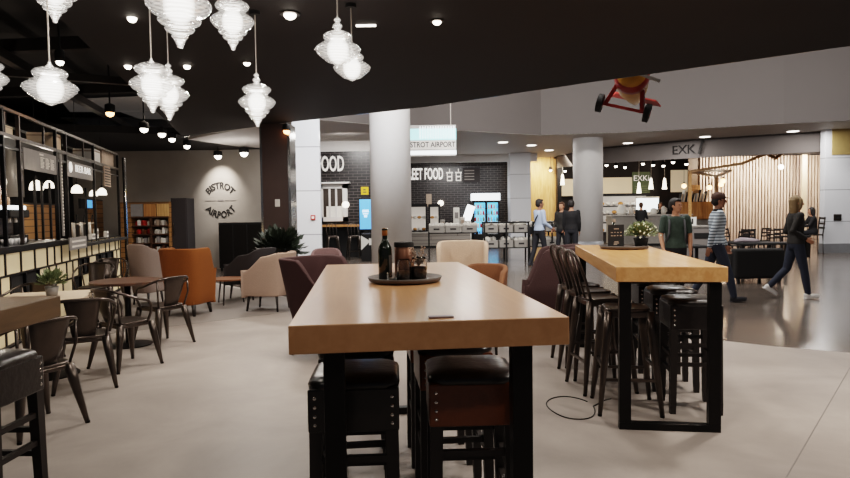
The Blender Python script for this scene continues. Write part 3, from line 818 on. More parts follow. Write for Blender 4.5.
# boards and signs
def board(name, label, cat, x0, y0, x1, y1, mat, off=-.02, th=.02, frame=None):
    s0, za = fz(x0, y0, off); s1, zb = fz(x1, y1, off)
    t = barthing(name, label, cat, (s0 + s1) / 2, off, zb); w = abs(s1 - s0); h = abs(za - zb)
    MB().bb((-w / 2, 0, 0), (w / 2, th, h)).build('board', mat, t, bevel=.003)
    return t, w, h
t, w_, h_ = board('chalk_menu', 'grey chalk menu board hanging left in the bar frame', 'sign', 23.5, 147, 57, 175, 'chalkboard')
m = MB(); random.seed(3)
for c in (-.02, .14, .3):
    for r in range(8): m.bb((c * w_ - .02, -.004, h_ * (.2 + .07 * r)), (c * w_ + w_ * random.uniform(.06, .12), 0, h_ * (.2 + .07 * r) + .012))
m.bb((-.06 * w_, -.004, h_ * .82), (.06 * w_, 0, h_ * .9)); m.build('menu_text', 'chalk', t)
t, w_, h_ = board('price_board', 'narrow vertical price board between two bar posts', 'sign', 60.5, 154, 65, 236, 'chalkboard')
m = MB()
for r in range(22): m.bb((-w_ * .35, -.004, h_ * (.05 + .04 * r)), (w_ * random.uniform(.1, .38), 0, h_ * (.05 + .04 * r) + .018))
m.build('menu_text', 'chalk', t)
t, w_, h_ = board('bar_sign', 'beer bar sign with white lettering in the bar frame', 'sign', 67, 160, 93, 181, 'chalkboard')
me = text('lettering', 'BEER BAR', h_ * .7, 'sign_white', t, (w_ * .08, -.006, h_ * .58), (PI / 2, 0, 0), sx=1, depth=.004, font_off=-.004)
xs = [v.co.x for v in me.data.vertices]
for v in me.data.vertices: v.co.x *= .6 * w_ / (max(xs) - min(xs))
m = MB().tube([(-.40 * w_ + .05 * math.cos(a), -.006, h_ * .6 + .07 * math.sin(a)) for a in [2 * PI * i / 14 for i in range(14)]], .012, 6, closed=True); m.bb((-.44 * w_, -.01, h_ * .5), (-.37 * w_, 0, h_ * .7)); m.build('emblem', 'sign_white', t)
t, w_, h_ = board('notice_board', 'small pale list board hanging right of the beer bar sign', 'sign', 104, 165, 111, 187, 'dry_stem')
m = MB()
for r in range(7): m.bb((-w_ * .42, -.004, h_ * (.06 + .13 * r)), (w_ * .42, 0, h_ * (.06 + .13 * r) + .02))
m.build('menu_text', 'ink', t)
# boxes on the overhead shelf
def crate(name, label, x0, x1, yt, mat):
    s0, _ = fz(x0, 140); s1, z1 = fz(x1, yt)
    t = barthing(name, label, 'box', (s0 + s1) / 2, .22, zm + .012); h = max(.12, z1 - zm - .01); w = abs(s1 - s0)
    MB().bb((-w / 2, -.17, 0), (w / 2, .17, h)).build('body', mat, t, bevel=.006)
    MB().bb((-w / 2 - .004, -.174, h * .8), (w / 2 + .004, .174, h * .88)).build('band', 'dry_stem', t)
crate('shelf_box', 'pale box at the left end of the overhead bar shelf', 4, 17.5, 128, 'paper')
crate('shelf_box', 'upright cream box between two posts of the overhead bar shelf', 57.5, 64.5, 135.5, 'paper')
crate('shelf_box', 'white box on the far end of the overhead bar shelf', 97, 103, 151, 'white_card')
crate('shelf_box', 'brownish box last on the overhead bar shelf', 104, 116, 153.5, 'dry_stem')
random.seed(5)
def bottle(loc, label, group, h=.26, mat='wine_glass_green', r=.035):
    o = MB().lathe([(r * .9, 0), (r, .005), (r, h * .58), (r * .4, h * .76), (r * .35, h)], n=10).build('bottle', mat, None, smooth=True); o.location = loc
    return tag(o, label, 'bottle', group)
for i, px in enumerate((2, 5, 8, 11, 14, 72, 75, 78, 81, 106, 109, 113)):
    s = fz(px, 135)[0]; q = BA + BD * s + BN * (.42 if i < 5 or i > 8 else .3)
    bottle((q.x, q.y, zm + .012), 'dark bottle standing on the overhead bar shelf', 'bottles on the overhead bar shelf', .24)
# steel tank
q = atx(16, 7.6); s, z = fz(16, 197, .6); s2, zb = fz(16, 146, .6)
t = barthing('steel_tank', 'shiny vertical steel tank behind the left bar posts', 'tank', s, .6, 1.1)
MB().cyl((0, 0, z - 1.1), .105, zb - z, 28).build('body', 'steel', t, smooth=True)
MB().cyl((0, 0, 0), .075, z - 1.1, 20).build('stand', 'fabric_black', t, smooth=True)
MB().lathe([(.108, zb - 1.1), (.108, zb - 1.04), (.04, zb - 1.0)], n=28).build('cap', 'steel', t)
# interior: rear walls and wood panels
q0 = BA + BD * S0 + BN * 2.6; q1 = BA + BD * S1 + BN * 1.9
o = MB().add([(q0.x, q0.y, 0), (q1.x, q1.y, 0), (q1.x, q1.y, 3.6), (q0.x, q0.y, 3.6)], [(0, 1, 2, 3)]).build('wall_bar', 'pillar_brown'); struct(o)
def panel(name, label, x0, x1, yt, yb, off, mat):
    s0, zt_ = fz(x0, yt, off); s1, zb_ = fz(x1, yb, off)
    t = barthing(name, label, 'screen', (s0 + s1) / 2, off, 0); w = abs(s1 - s0)
    MB().bb((-w / 2, 0, 0), (w / 2, .04, zt_)).build('board', mat, t)
    MB().bb((-w / 2, -.01, zt_), (w / 2, .05, zt_ + .03)).build('cap_strip', 'black_metal', t)
panel('wooden_screen', 'horizontally boarded wooden screen inside the bar, under the first dome lamp', 23, 56, 204, 240, 1.3, 'crate_wood')
panel('wooden_screen', 'narrow wooden screen at the far end inside the bar', 89, 104, 200, 240, 1.3, 'crate_wood')
panel('wooden_screen', 'wooden screen at far left inside the bar behind the steel tank', -18, 12, 186, 225, 1.3, 'ply_warm')
# coffee machine and cups
s, _ = fz(9, 235, .3)
t = barthing('coffee_machine', 'dark coffee machine with bright edge at the left end of the bar', 'machine', s, .33, 1.16)
MB().bb((-.32, -.15, 0), (.3, .2, .1)).build('base', 'fabric_black', t, bevel=.01)
MB().bb((-.32, .02, .1), (.3, .2, .32)).build('body', 'gun_metal', t, bevel=.01)
MB().bb((-.33, -.17, .32), (.31, .21, .42)).build('head', 'fabric_black', t, bevel=.015)
MB().bb((-.34, -.175, .42), (.18, .2, .47)).build('lamp_strip', 'white_glow', t, bevel=.01)
for x in (-.18, .02, .2): MB().cyl((x, -.1, .26), .022, .06, 10).build('spout', 'steel', t)
random.seed(9)
for i in range(10):
    s, _ = fz(2 + i * 2.3, 236, .12); q = BA + BD * s + BN * (.08 + .05 * (i % 2))
    o = MB().lathe([(.022, 0), (.03, .07), (.027, .07), (.02, .006), (.001, .006)], n=10).build('cup', 'white_gloss', None, smooth=True); o.location = (q.x, q.y, 1.16)
    tag(o, 'white cup in the row in front of the coffee machine', 'cup', 'cups in front of the coffee machine')
for i, (px, la) in enumerate(((72, 'first'), (80, 'second'), (88, 'third'))):
    s, _ = fz(px, 235, .5); t = barthing('beer_tap', '%s grey beer tap from the left on the bar counter' % la, 'tap', s - .2, .42, 1.1)
    MB().cyl((0, 0, -.04), .03, .32, 12).build('column', 'steel', t, smooth=True); MB().tube([(0, 0, .24), (0, -.08, .26), (0, -.12, .2)], .012, 8).build('spout', 'steel', t, smooth=True)
    MB().bar((0, -.04, .28), (0, -.06, .42), .022, up=(1, 0, 0)).build('handle', 'fabric_black', t)
for px, py, w, h, la in ((98, 240, .12, .2, 'white menu card standing on the bar serving shelf'), (94, 240, .2, .12, 'white paper stack on the bar serving shelf'), (108, 240, .1, .14, 'pale carton on the far end of the bar serving shelf')):
    s, _ = fz(px, py); q = barthing('menu_card' if 'card' in la else 'carton', la, 'card' if 'card' in la else 'box', s, .03, 1.07)
    MB().bb((-w / 2, -.03, 0), (w / 2, .03, h)).build('body', 'white_card', q, bevel=.004); MB().bb((-w / 2 + .01, -.034, h * .5), (w / 2 - .01, -.03, h * .8)).build('print', 'chalkboard', q)
s, z = fz(79, 247, -.1); t, w_, h_ = board('chalk_sign', 'small chalk sign fixed to the bar front below the shelf start', 'sign', 70, 238, 87, 247.5, 'chalkboard', -.15)
m = MB()
for r in range(2): m.bb((-w_ * .4, -.004, h_ * (.2 + .4 * r)), (w_ * .4, 0, h_ * (.35 + .4 * r)))
m.build('menu_text', 'chalk', t)
# tv
s0, z0 = fz(81, 208.5, 1.2); s1, z1 = fz(92, 199.5, 1.2)
t = barthing('bar_screen', 'small blue glowing screen deep inside the beer bar', 'screen', (s0 + s1) / 2, 1.2, z0)
w_ = abs(s1 - s0)
MB().bb((-w_ / 2, 0, 0), (w_ / 2, .05, z1 - z0)).build('housing', 'fabric_black', t); MB().bb((0, -.008, .02), (w_ / 2 - .02, 0, z1 - z0 - .02)).build('display', 'screen_blue', t)
MB().bb((-.02, .01, -z0 + 0.0), (.02, .04, 0)).build('stand', 'fabric_black', t)
# dome lamps
for px, py, off, la in ((36.5, 190, .7, 'white dome pendant lamp left inside the bar'), (49, 188, 1.6, 'white dome pendant lamp further back, right beside the left one'), (77, 193, .7, 'white dome pendant lamp under the beer bar sign'), (93.5, 196, 1.5, 'small white dome pendant lamp at the back right of the bar'), (102, 195, .7, 'white dome pendant lamp at the far right end of the bar')):
    s, z = fz(px, py, off); t = barthing('pendant_dome_lamp', la, 'lamp', s, off, z)
    MB().lathe([(.1, 0), (.1, .03), (.085, .1), (.05, .14), (.025, .155), (.001, .16)], n=20).build('shade', 'lamp_dome', t, smooth=True)
    MB().cyl((0, 0, .155), .02, .06, 10).build('socket', 'fabric_black', t); MB().cyl((0, 0, .2), .005, 3.9 - z - .2, 6).build('cord', 'fabric_black', t)

# ------------------------------------------------------------------ pantry shelf at the end of the bar
Y = 15.0
x0, x1 = atx(118, Y), atx(170, Y); zt_ = zat(140, 202, Y); w_ = x1 - x0
t = thing('pantry_shelf', 'wooden shelf unit with groceries at the end of the bar', 'shelf', (x0, Y, 0))
sw = atx(131, Y) - x0
MB().bb((0, 0, 0), (sw, .45, zt_)).build('side_panel', 'crate_wood', t); MB().bb((w_ - .04, 0, 0), (w_, .45, zt_)).build('side_panel', 'crate_wood', t)
MB().bb((sw, .4, 0), (w_ - .04, .45, zt_)).build('back_panel', 'walnut', t)
MB().bb((sw, 0, zt_ - .04), (w_ - .04, .4, zt_)).build('top', 'crate_wood', t)
zz = [zat(140, y, Y) for y in (217, 225.5, 234, 243, 251)]
xm = atx(150, Y) - x0
for z in zz: MB().bb((sw, .0, z - .03), (w_ - .04, .4, z)).build('shelf_board', 'walnut', t)
MB().bb((xm - .02, .0, 0), (xm + .02, .4, zz[0])).build('divider', 'walnut', t)
for (xa, xb, mat) in ((131, 143, 'chalkboard'), (144, 156, 'ply_warm'), (157, 169, 'ply')):
    MB().bb((atx(xa, Y) - x0, -.01, zz[0] + .01), (atx(xb, Y) - x0, .02, zt_ - .05)).build('flap', mat, t)
random.seed(21)
rowmat = [(('red', 'white_card', 'red'), ('goods', 'dry_stem', 'goods')), (('leather_brown', 'red', 'copper'), ('white_card', 'goods', 'goods')), (('chalkboard', 'goods', 'white_card'), ('white_card', 'chalkboard', 'white_card')), (('chalkboard', 'copper', 'goods'), ('copper', 'goods', 'dry_stem'))]
for r in range(4):
    zb = zz[r + 1]; hmax = zz[r] - zz[r + 1] - .04
    for half, (a, b) in enumerate(((sw + .05, xm - .05), (xm + .05, w_ - .09))):
        for k in range(5):
            x = a + (b - a) * (k + .5) / 5; h = hmax * random.uniform(.55, .9); mt = rowmat[r][half][k % 3]; ww = (b - a) / 5 * .42
            if k % 2: mb = MB().bb((-ww, -.06, 0), (ww, .06, h))
            else: mb = MB().lathe([(ww * .9, 0), (ww, .02), (ww, h * .75), (ww * .6, h * .88), (ww * .6, h), (.001, h)], n=10)
            o = mb.build('grocery_packet' if k % 2 else 'grocery_jar', mt, None); o.location = (x0 + x, Y + .1, zb)
            side = 'left' if half == 0 else 'right'; lev = ('top', 'second', 'third', 'lowest')[r]
            tag(o, 'small %s on the %s open level of the pantry shelf, %s half' % ('box packet' if k % 2 else 'jar', lev, side), 'packet' if k % 2 else 'jar', 'pantry %s level %s %s' % ('boxes' if k % 2 else 'jars', lev, side))
x0, x1 = atx(171, 15.1), atx(187, 15.1)
t = thing('tall_cabinet', 'tall black cabinet right of the pantry shelf', 'cabinet', (x0, 15.1, 0)); h = zat(180, 198, 15.1)
MB().bb((0, 0, .06), (x1 - x0, .5, h)).build('carcass', 'fabric_charcoal', t, bevel=.01); MB().bb((.02, -.02, .1), ((x1 - x0) - .02, 0, h - .03)).build('door', 'fabric_charcoal', t, bevel=.004); MB().bb((.03, .03, 0), (x1 - x0 - .03, .47, .06)).build('plinth', 'fabric_black', t)
MB().bb((.05, -.045, 1.0), (.07, -.02, 1.3)).build('handle', 'gun_metal', t)

# ------------------------------------------------------------------ lettering on the bistro wall
p = aty(220.5, 200.5, 16.99); pl = aty(203, 200, 16.99); pr = aty(237, 200, 16.99); W_ = pr.x - pl.x
t = thing('wall_lettering', 'black curved lettering of the bistro name on the grey wall', 'sign', (p.x, 16.992, p.z))
def arc_text(txt, R, up, size, z):
    me = text_mesh(txt, size, depth=.004, arc=R if up else None, font_off=.008)
    if not up:
        for v in me.vertices:
            x, y = v.co.x, v.co.y; v.co.x = (R - y) * math.sin(x / R); v.co.y = -(R - y) * math.cos(x / R) + R
    me.materials.clear(); me.materials.append(MATS['ink'])
    o = bpy.data.objects.new('lettering', me); COL.objects.link(o); o.parent = t; o.rotation_euler = (PI / 2, 0, 0); o.location = (0, 0, z)
arc_text('BISTROT', W_ * .62, True, W_ * .27, W_ * .43)
arc_text('AIRPORT', W_ * .62, False, W_ * .27, -W_ * .43)
for o in t.children: o.scale.x = .82
m = MB(); m.bb((-W_ * .46, -.004, -.005), (-W_ * .12, .004, .005)); m.bb((W_ * .12, -.004, -.005), (W_ * .46, .004, .005)); m.bb((-.08, -.004, -.02), (.08, .004, .02)); m.build('rule', 'grey_panel', t)
# switch on the pillar, alarm on the column
p = aty(277.5, 203, 11.89); o = MB().bb((-.045, -.012, -.07), (.045, .012, .07)).build('wall_switch', 'white_card', None, bevel=.006); o.location = (p.x, 11.885, p.z); tag(o, 'white switch plate mounted on the brown pillar', 'switch')
p = aty(313, 217.5, 14.18); t = thing('fire_alarm', 'small red fire alarm button on the white tiled column', 'alarm', (p.x, 14.185, p.z))
MB().bb((-.055, -.015, -.055), (.055, .014, .055)).build('housing', 'red', t, bevel=.006); MB().bb((-.03, -.02, -.03), (.03, -.015, .03)).build('button', 'white_card', t)

# ------------------------------------------------------------------ pendant lamps
m = bpy.data.materials.new('lamp_glass'); m.use_nodes = True; MATS['lamp_glass'] = m
nt = m.node_tree; N = nt.nodes; L = nt.links; N.remove(N['Principled BSDF']); out = N['Material Output']
tr = N.new('ShaderNodeBsdfTransparent'); gl = N.new('ShaderNodeBsdfGlossy'); gl.inputs['Roughness'].default_value = .1
em = N.new('ShaderNodeEmission'); em.inputs[0].default_value = (1, .93, .85, 1); em.inputs[1].default_value = .34
lw = N.new('ShaderNodeLayerWeight'); lw.inputs[0].default_value = .5
tc = N.new('ShaderNodeTexCoord'); wv = N.new('ShaderNodeTexWave'); wv.bands_direction = 'Z'; wv.inputs['Scale'].default_value = 22; wv.inputs['Distortion'].default_value = 1.5
L.new(tc.outputs['Object'], wv.inputs['Vector'])
def mth(op, a, b, c=None):
    n = N.new('ShaderNodeMath'); n.operation = op
    for i, x in enumerate((a, b, c)):
        if x is None: continue
        if isinstance(x, (int, float)): n.inputs[i].default_value = x
        else: L.new(x, n.inputs[i])
    return n.outputs[0]
inv = mth('SUBTRACT', 1, lw.outputs['Facing']); L.new(mth('MULTIPLY_ADD', mth('POWER', inv, 2.2), 1.15, .3), em.inputs[1])
ad = N.new('ShaderNodeAddShader'); L.new(gl.outputs[0], ad.inputs[0]); L.new(em.outputs[0], ad.inputs[1])
fac = mth('MULTIPLY_ADD', wv.outputs['Fac'], .42, .16)
mx = N.new('ShaderNodeMixShader'); L.new(fac, mx.inputs[0]); L.new(tr.outputs[0], mx.inputs[1]); L.new(ad.outputs[0], mx.inputs[2]); L.new(mx.outputs[0], out.inputs[0])
m = bpy.data.materials.new('lamp_glow'); m.use_nodes = True; MATS['lamp_glow'] = m
nt = m.node_tree; N = nt.nodes; L = nt.links; N.remove(N['Principled BSDF']); out = N['Material Output']
tr = N.new('ShaderNodeBsdfTransparent'); em = N.new('ShaderNodeEmission'); em.inputs[0].default_value = (1, .94, .86, 1); em.inputs[1].default_value = 4.0
lw = N.new('ShaderNodeLayerWeight'); lw.inputs[0].default_value = .5; sb = N.new('ShaderNodeMath'); sb.operation = 'SUBTRACT'; sb.inputs[0].default_value = 1; L.new(lw.outputs['Facing'], sb.inputs[1])
pw_ = N.new('ShaderNodeMath'); pw_.operation = 'POWER'; pw_.inputs[1].default_value = 2.0; L.new(sb.outputs[0], pw_.inputs[0])
mx = N.new('ShaderNodeMixShader'); L.new(pw_.outputs[0], mx.inputs[0]); L.new(tr.outputs[0], mx.inputs[1]); L.new(em.outputs[0], mx.inputs[2]); L.new(mx.outputs[0], out.inputs[0])
PA = [(.03, 0), (.09, .03), (.11, .12), (.2, .3), (.26, .36), (.22, .42), (.4, .52), (.46, .60), (.40, .68), (.60, .78), (.66, .86), (.60, .95), (.84, 1.1), (.98, 1.28), (1.0, 1.36), (.95, 1.46), (.75, 1.62), (.56, 1.72), (.58, 1.8), (.72, 1.92), (.78, 2.04), (.72, 2.14), (.5, 2.26), (.3, 2.34)]
PB = [(.03, 0), (.1, .04), (.3, .16), (.5, .25), (.64, .4), (.74, .5), (.9, .68), (1.0, .88), (.95, 1.0), (.72, 1.2), (.56, 1.32), (.54, 1.38), (.62, 1.5), (.64, 1.6), (.58, 1.72), (.4, 1.82), (.22, 1.9)]
def interp(P, k=3):
    out = []
    for i in range(len(P) - 1):
        for j in range(k): f = j / k; out.append((P[i][0] * (1 - f) + P[i + 1][0] * f, P[i][1] * (1 - f) + P[i + 1][1] * f))
    return out + [P[-1]]
def pendant(px, pyc, wpx, kind, Rm, label, ceil, stem=True):
    Y = 2 * Rm * F / wpx; P = PA if kind == 'A' else [(r, z * .8) for r, z in PB]; zc = 1.36 if kind == 'A' else .70
    p = aty(px, pyc, Y); z0 = p.z - zc * Rm
    t = thing('pendant_lamp', label, 'lamp', (p.x, p.y, z0), 0, 'glass pendant lamps')
    prof = [(r * Rm * (1 + .018 * math.sin(i * 2.1)), z * Rm) for i, (r, z) in enumerate(interp(P))]
    MB().lathe(prof, n=32, caps=False).build('glass_shade', 'lamp_glass', t, smooth=True)
    MB().ball((0, 0, zc * Rm * .98), (.5 * Rm, .5 * Rm, .6 * Rm), 24, 14).build('bulb', 'lamp_glow', t, smooth=True)
    zt_ = P[-1][1] * Rm
    MB().lathe([(r * Rm, zt_ + z * Rm) for r, z in ([(.22, 0), (.12, .06), (.2, .16), (.22, .24), (.12, .34), (.08, .38), (.16, .46), (.14, .52), (.05, .58), (.03, .66)] if stem else [(.16, 0), (.08, .12), (.04, .25)])], n=16).build('stem', 'lamp_glass', t, smooth=True)
    MB().cyl((0, 0, zt_ + .2 * Rm), .005, ceil - z0 - zt_ - .2 * Rm, 6).build('cord', 'steel', t)
    MB().cyl((0, 0, ceil - z0 - .03), .045, .03, 16).build('ceiling_rose', 'fabric_black', t)
    light('POINT', (p.x, p.y, z0 + zc * Rm), 5, (1, .93, .84), Rm * .5)
R_ = .155
pendant(179, 5, 62, 'A', R_, 'largest glass pendant lamp, cut by the top edge left of centre', 3.2)
pendant(54, -10, 47, 'A', R_, 'glass pendant lamp cut by the top left edge, only its tip showing', 3.9)
pendant(50.5, 88, 50, 'B', R_, 'squat round glass pendant lamp above the beer bar frame', 3.9, False)
pendant(152, 84, 42, 'A', R_, 'left one of the overlapping pair of glass pendant lamps', 3.9, False)
pendant(169, 94, 38, 'A', R_, 'right one of the overlapping pair of glass pendant lamps', 3.9)
pendant(232.5, 21, 42, 'A', R_, 'glass pendant lamp right of the largest, high near the top edge', 3.2, False)
pendant(257, 102, 36, 'A', R_, 'lowest glass pendant lamp, alone in front of the brown pillar top', 3.2)
pendant(338, 50, 45, 'B', R_, 'left one of the two glass pendant lamps right of centre', 3.2)
pendant(352, 68, 37, 'B', R_, 'right lower one of the two glass pendant lamps right of centre', 3.2, False)
pendant(-12, 78, 36, 'A', R_, 'glass pendant lamp at the left edge, only a sliver showing', 3.9)

# ------------------------------------------------------------------ ceiling spots
def spot(px, py, z, zc, label, mat='lamp_white', r=.045, pw=0, tilt=0, warm=False):
    p = atz(px, py, z)
    t = thing('ceiling_spot', label, 'spotlight', (p.x, p.y, zc), 0)
    d = zc - z
    if d > .06:
        MB().cyl((0, 0, -d + .1), .012, d - .1, 8).build('stem', 'fabric_black', t)
        MB().lathe([(r * 1.2, -d + .005), (r * 1.25, -d + .02), (r * 1.2, -d + .12), (r * .6, -d + .14)], n=16).build('housing', 'fabric_black', t, smooth=True)
        MB().ball((0, 0, -d), (r, r, r), 14, 8).build('lens', mat, t, smooth=True)
    else:
        MB().lathe([(r * 1.5, -.012), (r * 1.6, -.008), (r * 1.6, 0)], n=20).build('housing', 'gun_metal', t)
        MB().ball((0, 0, -.008), (r, r, r * .8), 14, 8).build('lens', mat, t, smooth=True)
    if pw: light('SPOT', (p.x, p.y, z - .1), pw, (1, .9, .8), .05, (p.x, p.y, 0), 1.5, .8)
names = [((132, 18), 'ceiling spot above the left pendant lamps, nearest the top edge', 3.2, 3.9), ((60, 62), 'ceiling spot just right of the squat lamp cord', 3.2, 3.9), ((128, 66), 'ceiling spot left of the overlapping pendant pair', 3.2, 3.9), ((187, 66), 'ceiling spot right of the overlapping pendant pair', 3.2, 3.9), ((247, 65), 'small ceiling spot beside the cord of the lowest pendant lamp', 3.17, 3.2), ((290, 17), 'brightest ceiling spot, between the pendants at the top', 3.17, 3.2), ((437, 24), 'lone ceiling spot in the dark canopy right of the pendants', 3.17, 3.2)]
for (px, py), la, z, zc in names: spot(px, py, z, zc, la, r=.055 if px == 290 else .04, pw=30)
for (px, py), la in (((144, 129), 'first spot of the diagonal row above the pantry'), ((162, 134), 'second spot of the diagonal row above the pantry'), ((172, 139), 'third spot of the diagonal row above the pantry'), ((187, 146), 'last spot of the diagonal row above the pantry')):
    spot(px, py, 3.1, 3.25 if px > 150 else 3.95, la, r=.07, pw=25)
spot(110, 113, 3.05, 3.95, 'warm orange ceiling spot above the bar frame', 'lamp_warm', .06, 15)
spot(218, 156, 3.02, 3.25, 'ceiling spot above the word on the grey bistro wall', r=.09); spot(244, 153, 3.06, 3.25, 'ceiling spot right above the bistro wall, near the pillar', r=.1)
spot(286.5, 131, 3.05, 3.2, 'warm spot at the top of the brown pillar', 'lamp_warm', .06)
p = atz(366, 25, 3.2)
o = MB().bb((-.09, -.015, -.012), (.09, .015, 0)).build('ceiling_strip_light', 'down_glow', None); o.location = (p.x, p.y, 3.2); tag(o, 'tiny bright slot light in the canopy right of the pendants', 'light')
# beams and pipes in the technical ceiling
def beam(name, label, a, b, w, mat):
    o = MB().bar(a, b, w).build(name, mat); return struct(o)
beam('ceiling_beam', '', (-10, 6.0, 3.7), (-2.9, 5.4, 3.7), .16, 'dark_ceiling'); beam('ceiling_beam', '', (-10, 8.6, 3.7), (-3.6, 8.0, 3.7), .16, 'dark_ceiling')
beam('ceiling_beam', '', (-10, 11.4, 3.7), (-4.5, 10.8, 3.7), .16, 'dark_ceiling'); beam('ceiling_beam', '', (-4.4, 4.0, 3.55), (-7.0, 15.0, 3.55), .12, 'gun_metal')
beam('ceiling_beam', '', (-8.6, 7.0, 3.45), (-3.7, 9.5, 3.45), .1, 'gun_metal'); beam('ceiling_beam', '', (-3.4, 4.5, 3.6), (-9, 9.5, 3.6), .14, 'dark_ceiling')
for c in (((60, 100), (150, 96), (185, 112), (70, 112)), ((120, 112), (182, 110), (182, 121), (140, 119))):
    o = quad('ceiling_pale_panel', [atz(x, y, 3.88 + .01 * i) for i, (x, y) in enumerate(c)], 'ceiling_bounce_glow', .01); struct(o)
# ------------------------------------------------------------------ food wall, left part
def letters(name, label, txt, x0, x1, yc, hpx, Y, mat, cat='sign', th=.03, off=.004, sx=None):
    p = aty((x0 + x1) / 2, yc, Y); W = atx(x1, Y, yc) - atx(x0, Y, yc); hh = hpx * Y / F / .70
    me = text_mesh(txt, hh, depth=th, font_off=off)
    xs = [v.co.x for v in me.vertices]; w = max(xs) - min(xs); c = (max(xs) + min(xs)) / 2; ys = [v.co.y for v in me.vertices]; cy = (max(ys) + min(ys)) / 2
    for v in me.vertices: v.co.x = (v.co.x - c) * W / w; v.co.y -= cy
    me.materials.clear(); me.materials.append(MATS[mat])
    t = thing(name, label, cat, (p.x, Y - th, p.z)); o = bpy.data.objects.new('lettering', me); COL.objects.link(o); o.parent = t; o.rotation_euler = (PI / 2, 0, 0)
    return t
YF = 20.96
letters('wall_letters', 'big white street food letters on the dark brick wall left of the round column', 'STREET FOOD', 283, 344, 164, 15, YF, 'sign_soft', th=.04, off=.008)
letters('wall_letters', 'white street food letters above the serving counter right of the round column', 'STREET FOOD', 401, 443, 174, 11, 27.95, 'sign_white', th=.04, off=.012)
p = aty(454, 175.5, 27.95); t = thing('wall_emblem', 'two small white drink cup outlines beside the right street food letters', 'sign', (p.x, 27.95, p.z))
for dx in (-.2, .2):
    m = MB(); m.bb((dx - .12, -.02, -.25), (dx + .12, .02, -.2)); m.bb((dx - .12, -.02, -.25), (dx - .08, .02, .12)); m.bb((dx + .08, -.02, -.25), (dx + .12, .02, .12)); m.bb((dx - .15, -.02, .1), (dx + .15, .02, .16)); m.bb((dx - .02, -.02, .14), (dx + .02, .02, .3)); m.bb((dx - .12, -.02, -.08), (dx + .12, .02, -.02)); m.build('cup_outline', 'sign_soft', t)
# kiosk window
def frame_on(x0, y0, x1, y1, Y):
    a = aty(x0, y0, Y); b = aty(x1, y1, Y); return a.x, b.x, b.z, a.z
x0, x1, z0, z1 = frame_on(320, 184, 348, 221, 20.9)
t = thing('kiosk_window', 'white framed serving window in the dark brick wall', 'window', (x0, 20.9, z0)); w_ = x1 - x0; h_ = z1 - z0
for a in ((0, 0, w_, .14), (0, h_ - .16, w_, h_), (0, 0, .1, h_), (w_ - .16, 0, w_, h_)): MB().bb((a[0], -.08, a[1]), (a[2], .05, a[3])).build('frame', 'white_paint', t)
for k in (1, 2): MB().bb((.1 + (w_ - .26) * k / 3 - .03, -.05, .1), (.1 + (w_ - .26) * k / 3 + .03, .03, h_ - .1)).build('mullion', 'white_paint', t)
MB().bb((.1, .0, .1), (w_ - .16, .02, h_ - .1)).build('pane', 'gun_metal', t)
MB().bb((.2, -.02, .14), (.75, 0, .5)).build('stored_goods', 'white_card', t); MB().ball((.85, -.03, .55), .12, 12, 8).build('hanging_globe', 'lamp_dome', t)
MB().bb((-.1, -.25, h_), (w_ + .1, .05, h_ + .05)).build('canopy', 'white_paint', t)
# counter with stools under it
x0, x1, z0, z1 = frame_on(322, 225, 361, 256, 20.6)
t = thing('wall_counter', 'wooden high counter under the white serving window', 'counter', (x0, 20.55, 0)); w_ = x1 - x0
MB().bb((0, -.25, z1 - .06), (w_, .3, z1)).build('worktop', 'ply_warm', t); MB().bb((0, .1, 0), (w_, .3, z1 - .06)).build('front_panel', 'fabric_black', t)
for k in (0, 1): MB().bb((k * (w_ - .06), -.22, 0), (k * (w_ - .06) + .06, -.16, z1 - .06)).build('leg', 'fabric_black', t)
for px, la in ((333, 'left grey metal bar stool standing at the far wooden counter'), (354.5, 'right grey metal bar stool standing at the far wooden counter')):
    p = aty(px, 258, 19.7); s = dup(hb, (p.x, 19.7, 0), PI + .3, la, 'metal stools at the far counter')
# digital screen kiosk
x0, x1, z0, z1 = frame_on(359.5, 199.5, 373, 229, 20.3)
t = thing('touch_screen', 'tall blue self order screen beside the round column', 'screen', (x0, 20.3, 0)); w_ = x1 - x0
MB().bb((-.03, 0, z0 - .05), (w_ + .03, .12, z1 + .05)).build('housing', 'fabric_black', t, bevel=.01); MB().bb((0, -.01, z0), (w_, 0, z1)).build('display', 'screen_blue', t)
m = MB(); c = w_ * .45
for dz, ww in ((.62, .2), (.57, .22), (.5, .18), (.44, .1), (.4, .1)): m.bb((c - ww / 2, -.016, z0 + (z1 - z0) * dz), (c + ww / 2, -.01, z0 + (z1 - z0) * dz + .03))
m.build('screen_icon', 'screen_icon', t); MB().bb((w_ * .3, .02, .03), (w_ * .7, .1, z0)).build('stand', 'fabric_black', t); MB().bb((-.1, -.1, 0), (w_ + .1, .2, .03)).build('base', 'fabric_black', t)
x0, x1, z0, z1 = frame_on(361, 187, 368.5, 194.5, 20.9)
t = thing('wall_sign', 'small square yellow sign on the dark wall above the blue screen', 'sign', (x0, 20.9, z0)); w_ = x1 - x0
MB().bb((0, 0, 0), (w_, .06, z1 - z0)).build('board', 'yellow', t); m = MB(); m.bb((.07, -.008, .06), (w_ - .07, 0, .1)); m.bb((.07, -.008, .14), (w_ - .09, 0, .18)); m.build('print', 'walnut', t); MB().bb((0, 0, -.15), (w_, .05, -.03)).build('plate', 'fabric_charcoal', t)
x0, x1, z0, z1 = frame_on(361, 234, 375, 262, 18.8)
t = thing('reception_desk', 'small black desk with slanted white front in front of the blue screen', 'counter', (x0, 18.8, 0)); w_ = x1 - x0
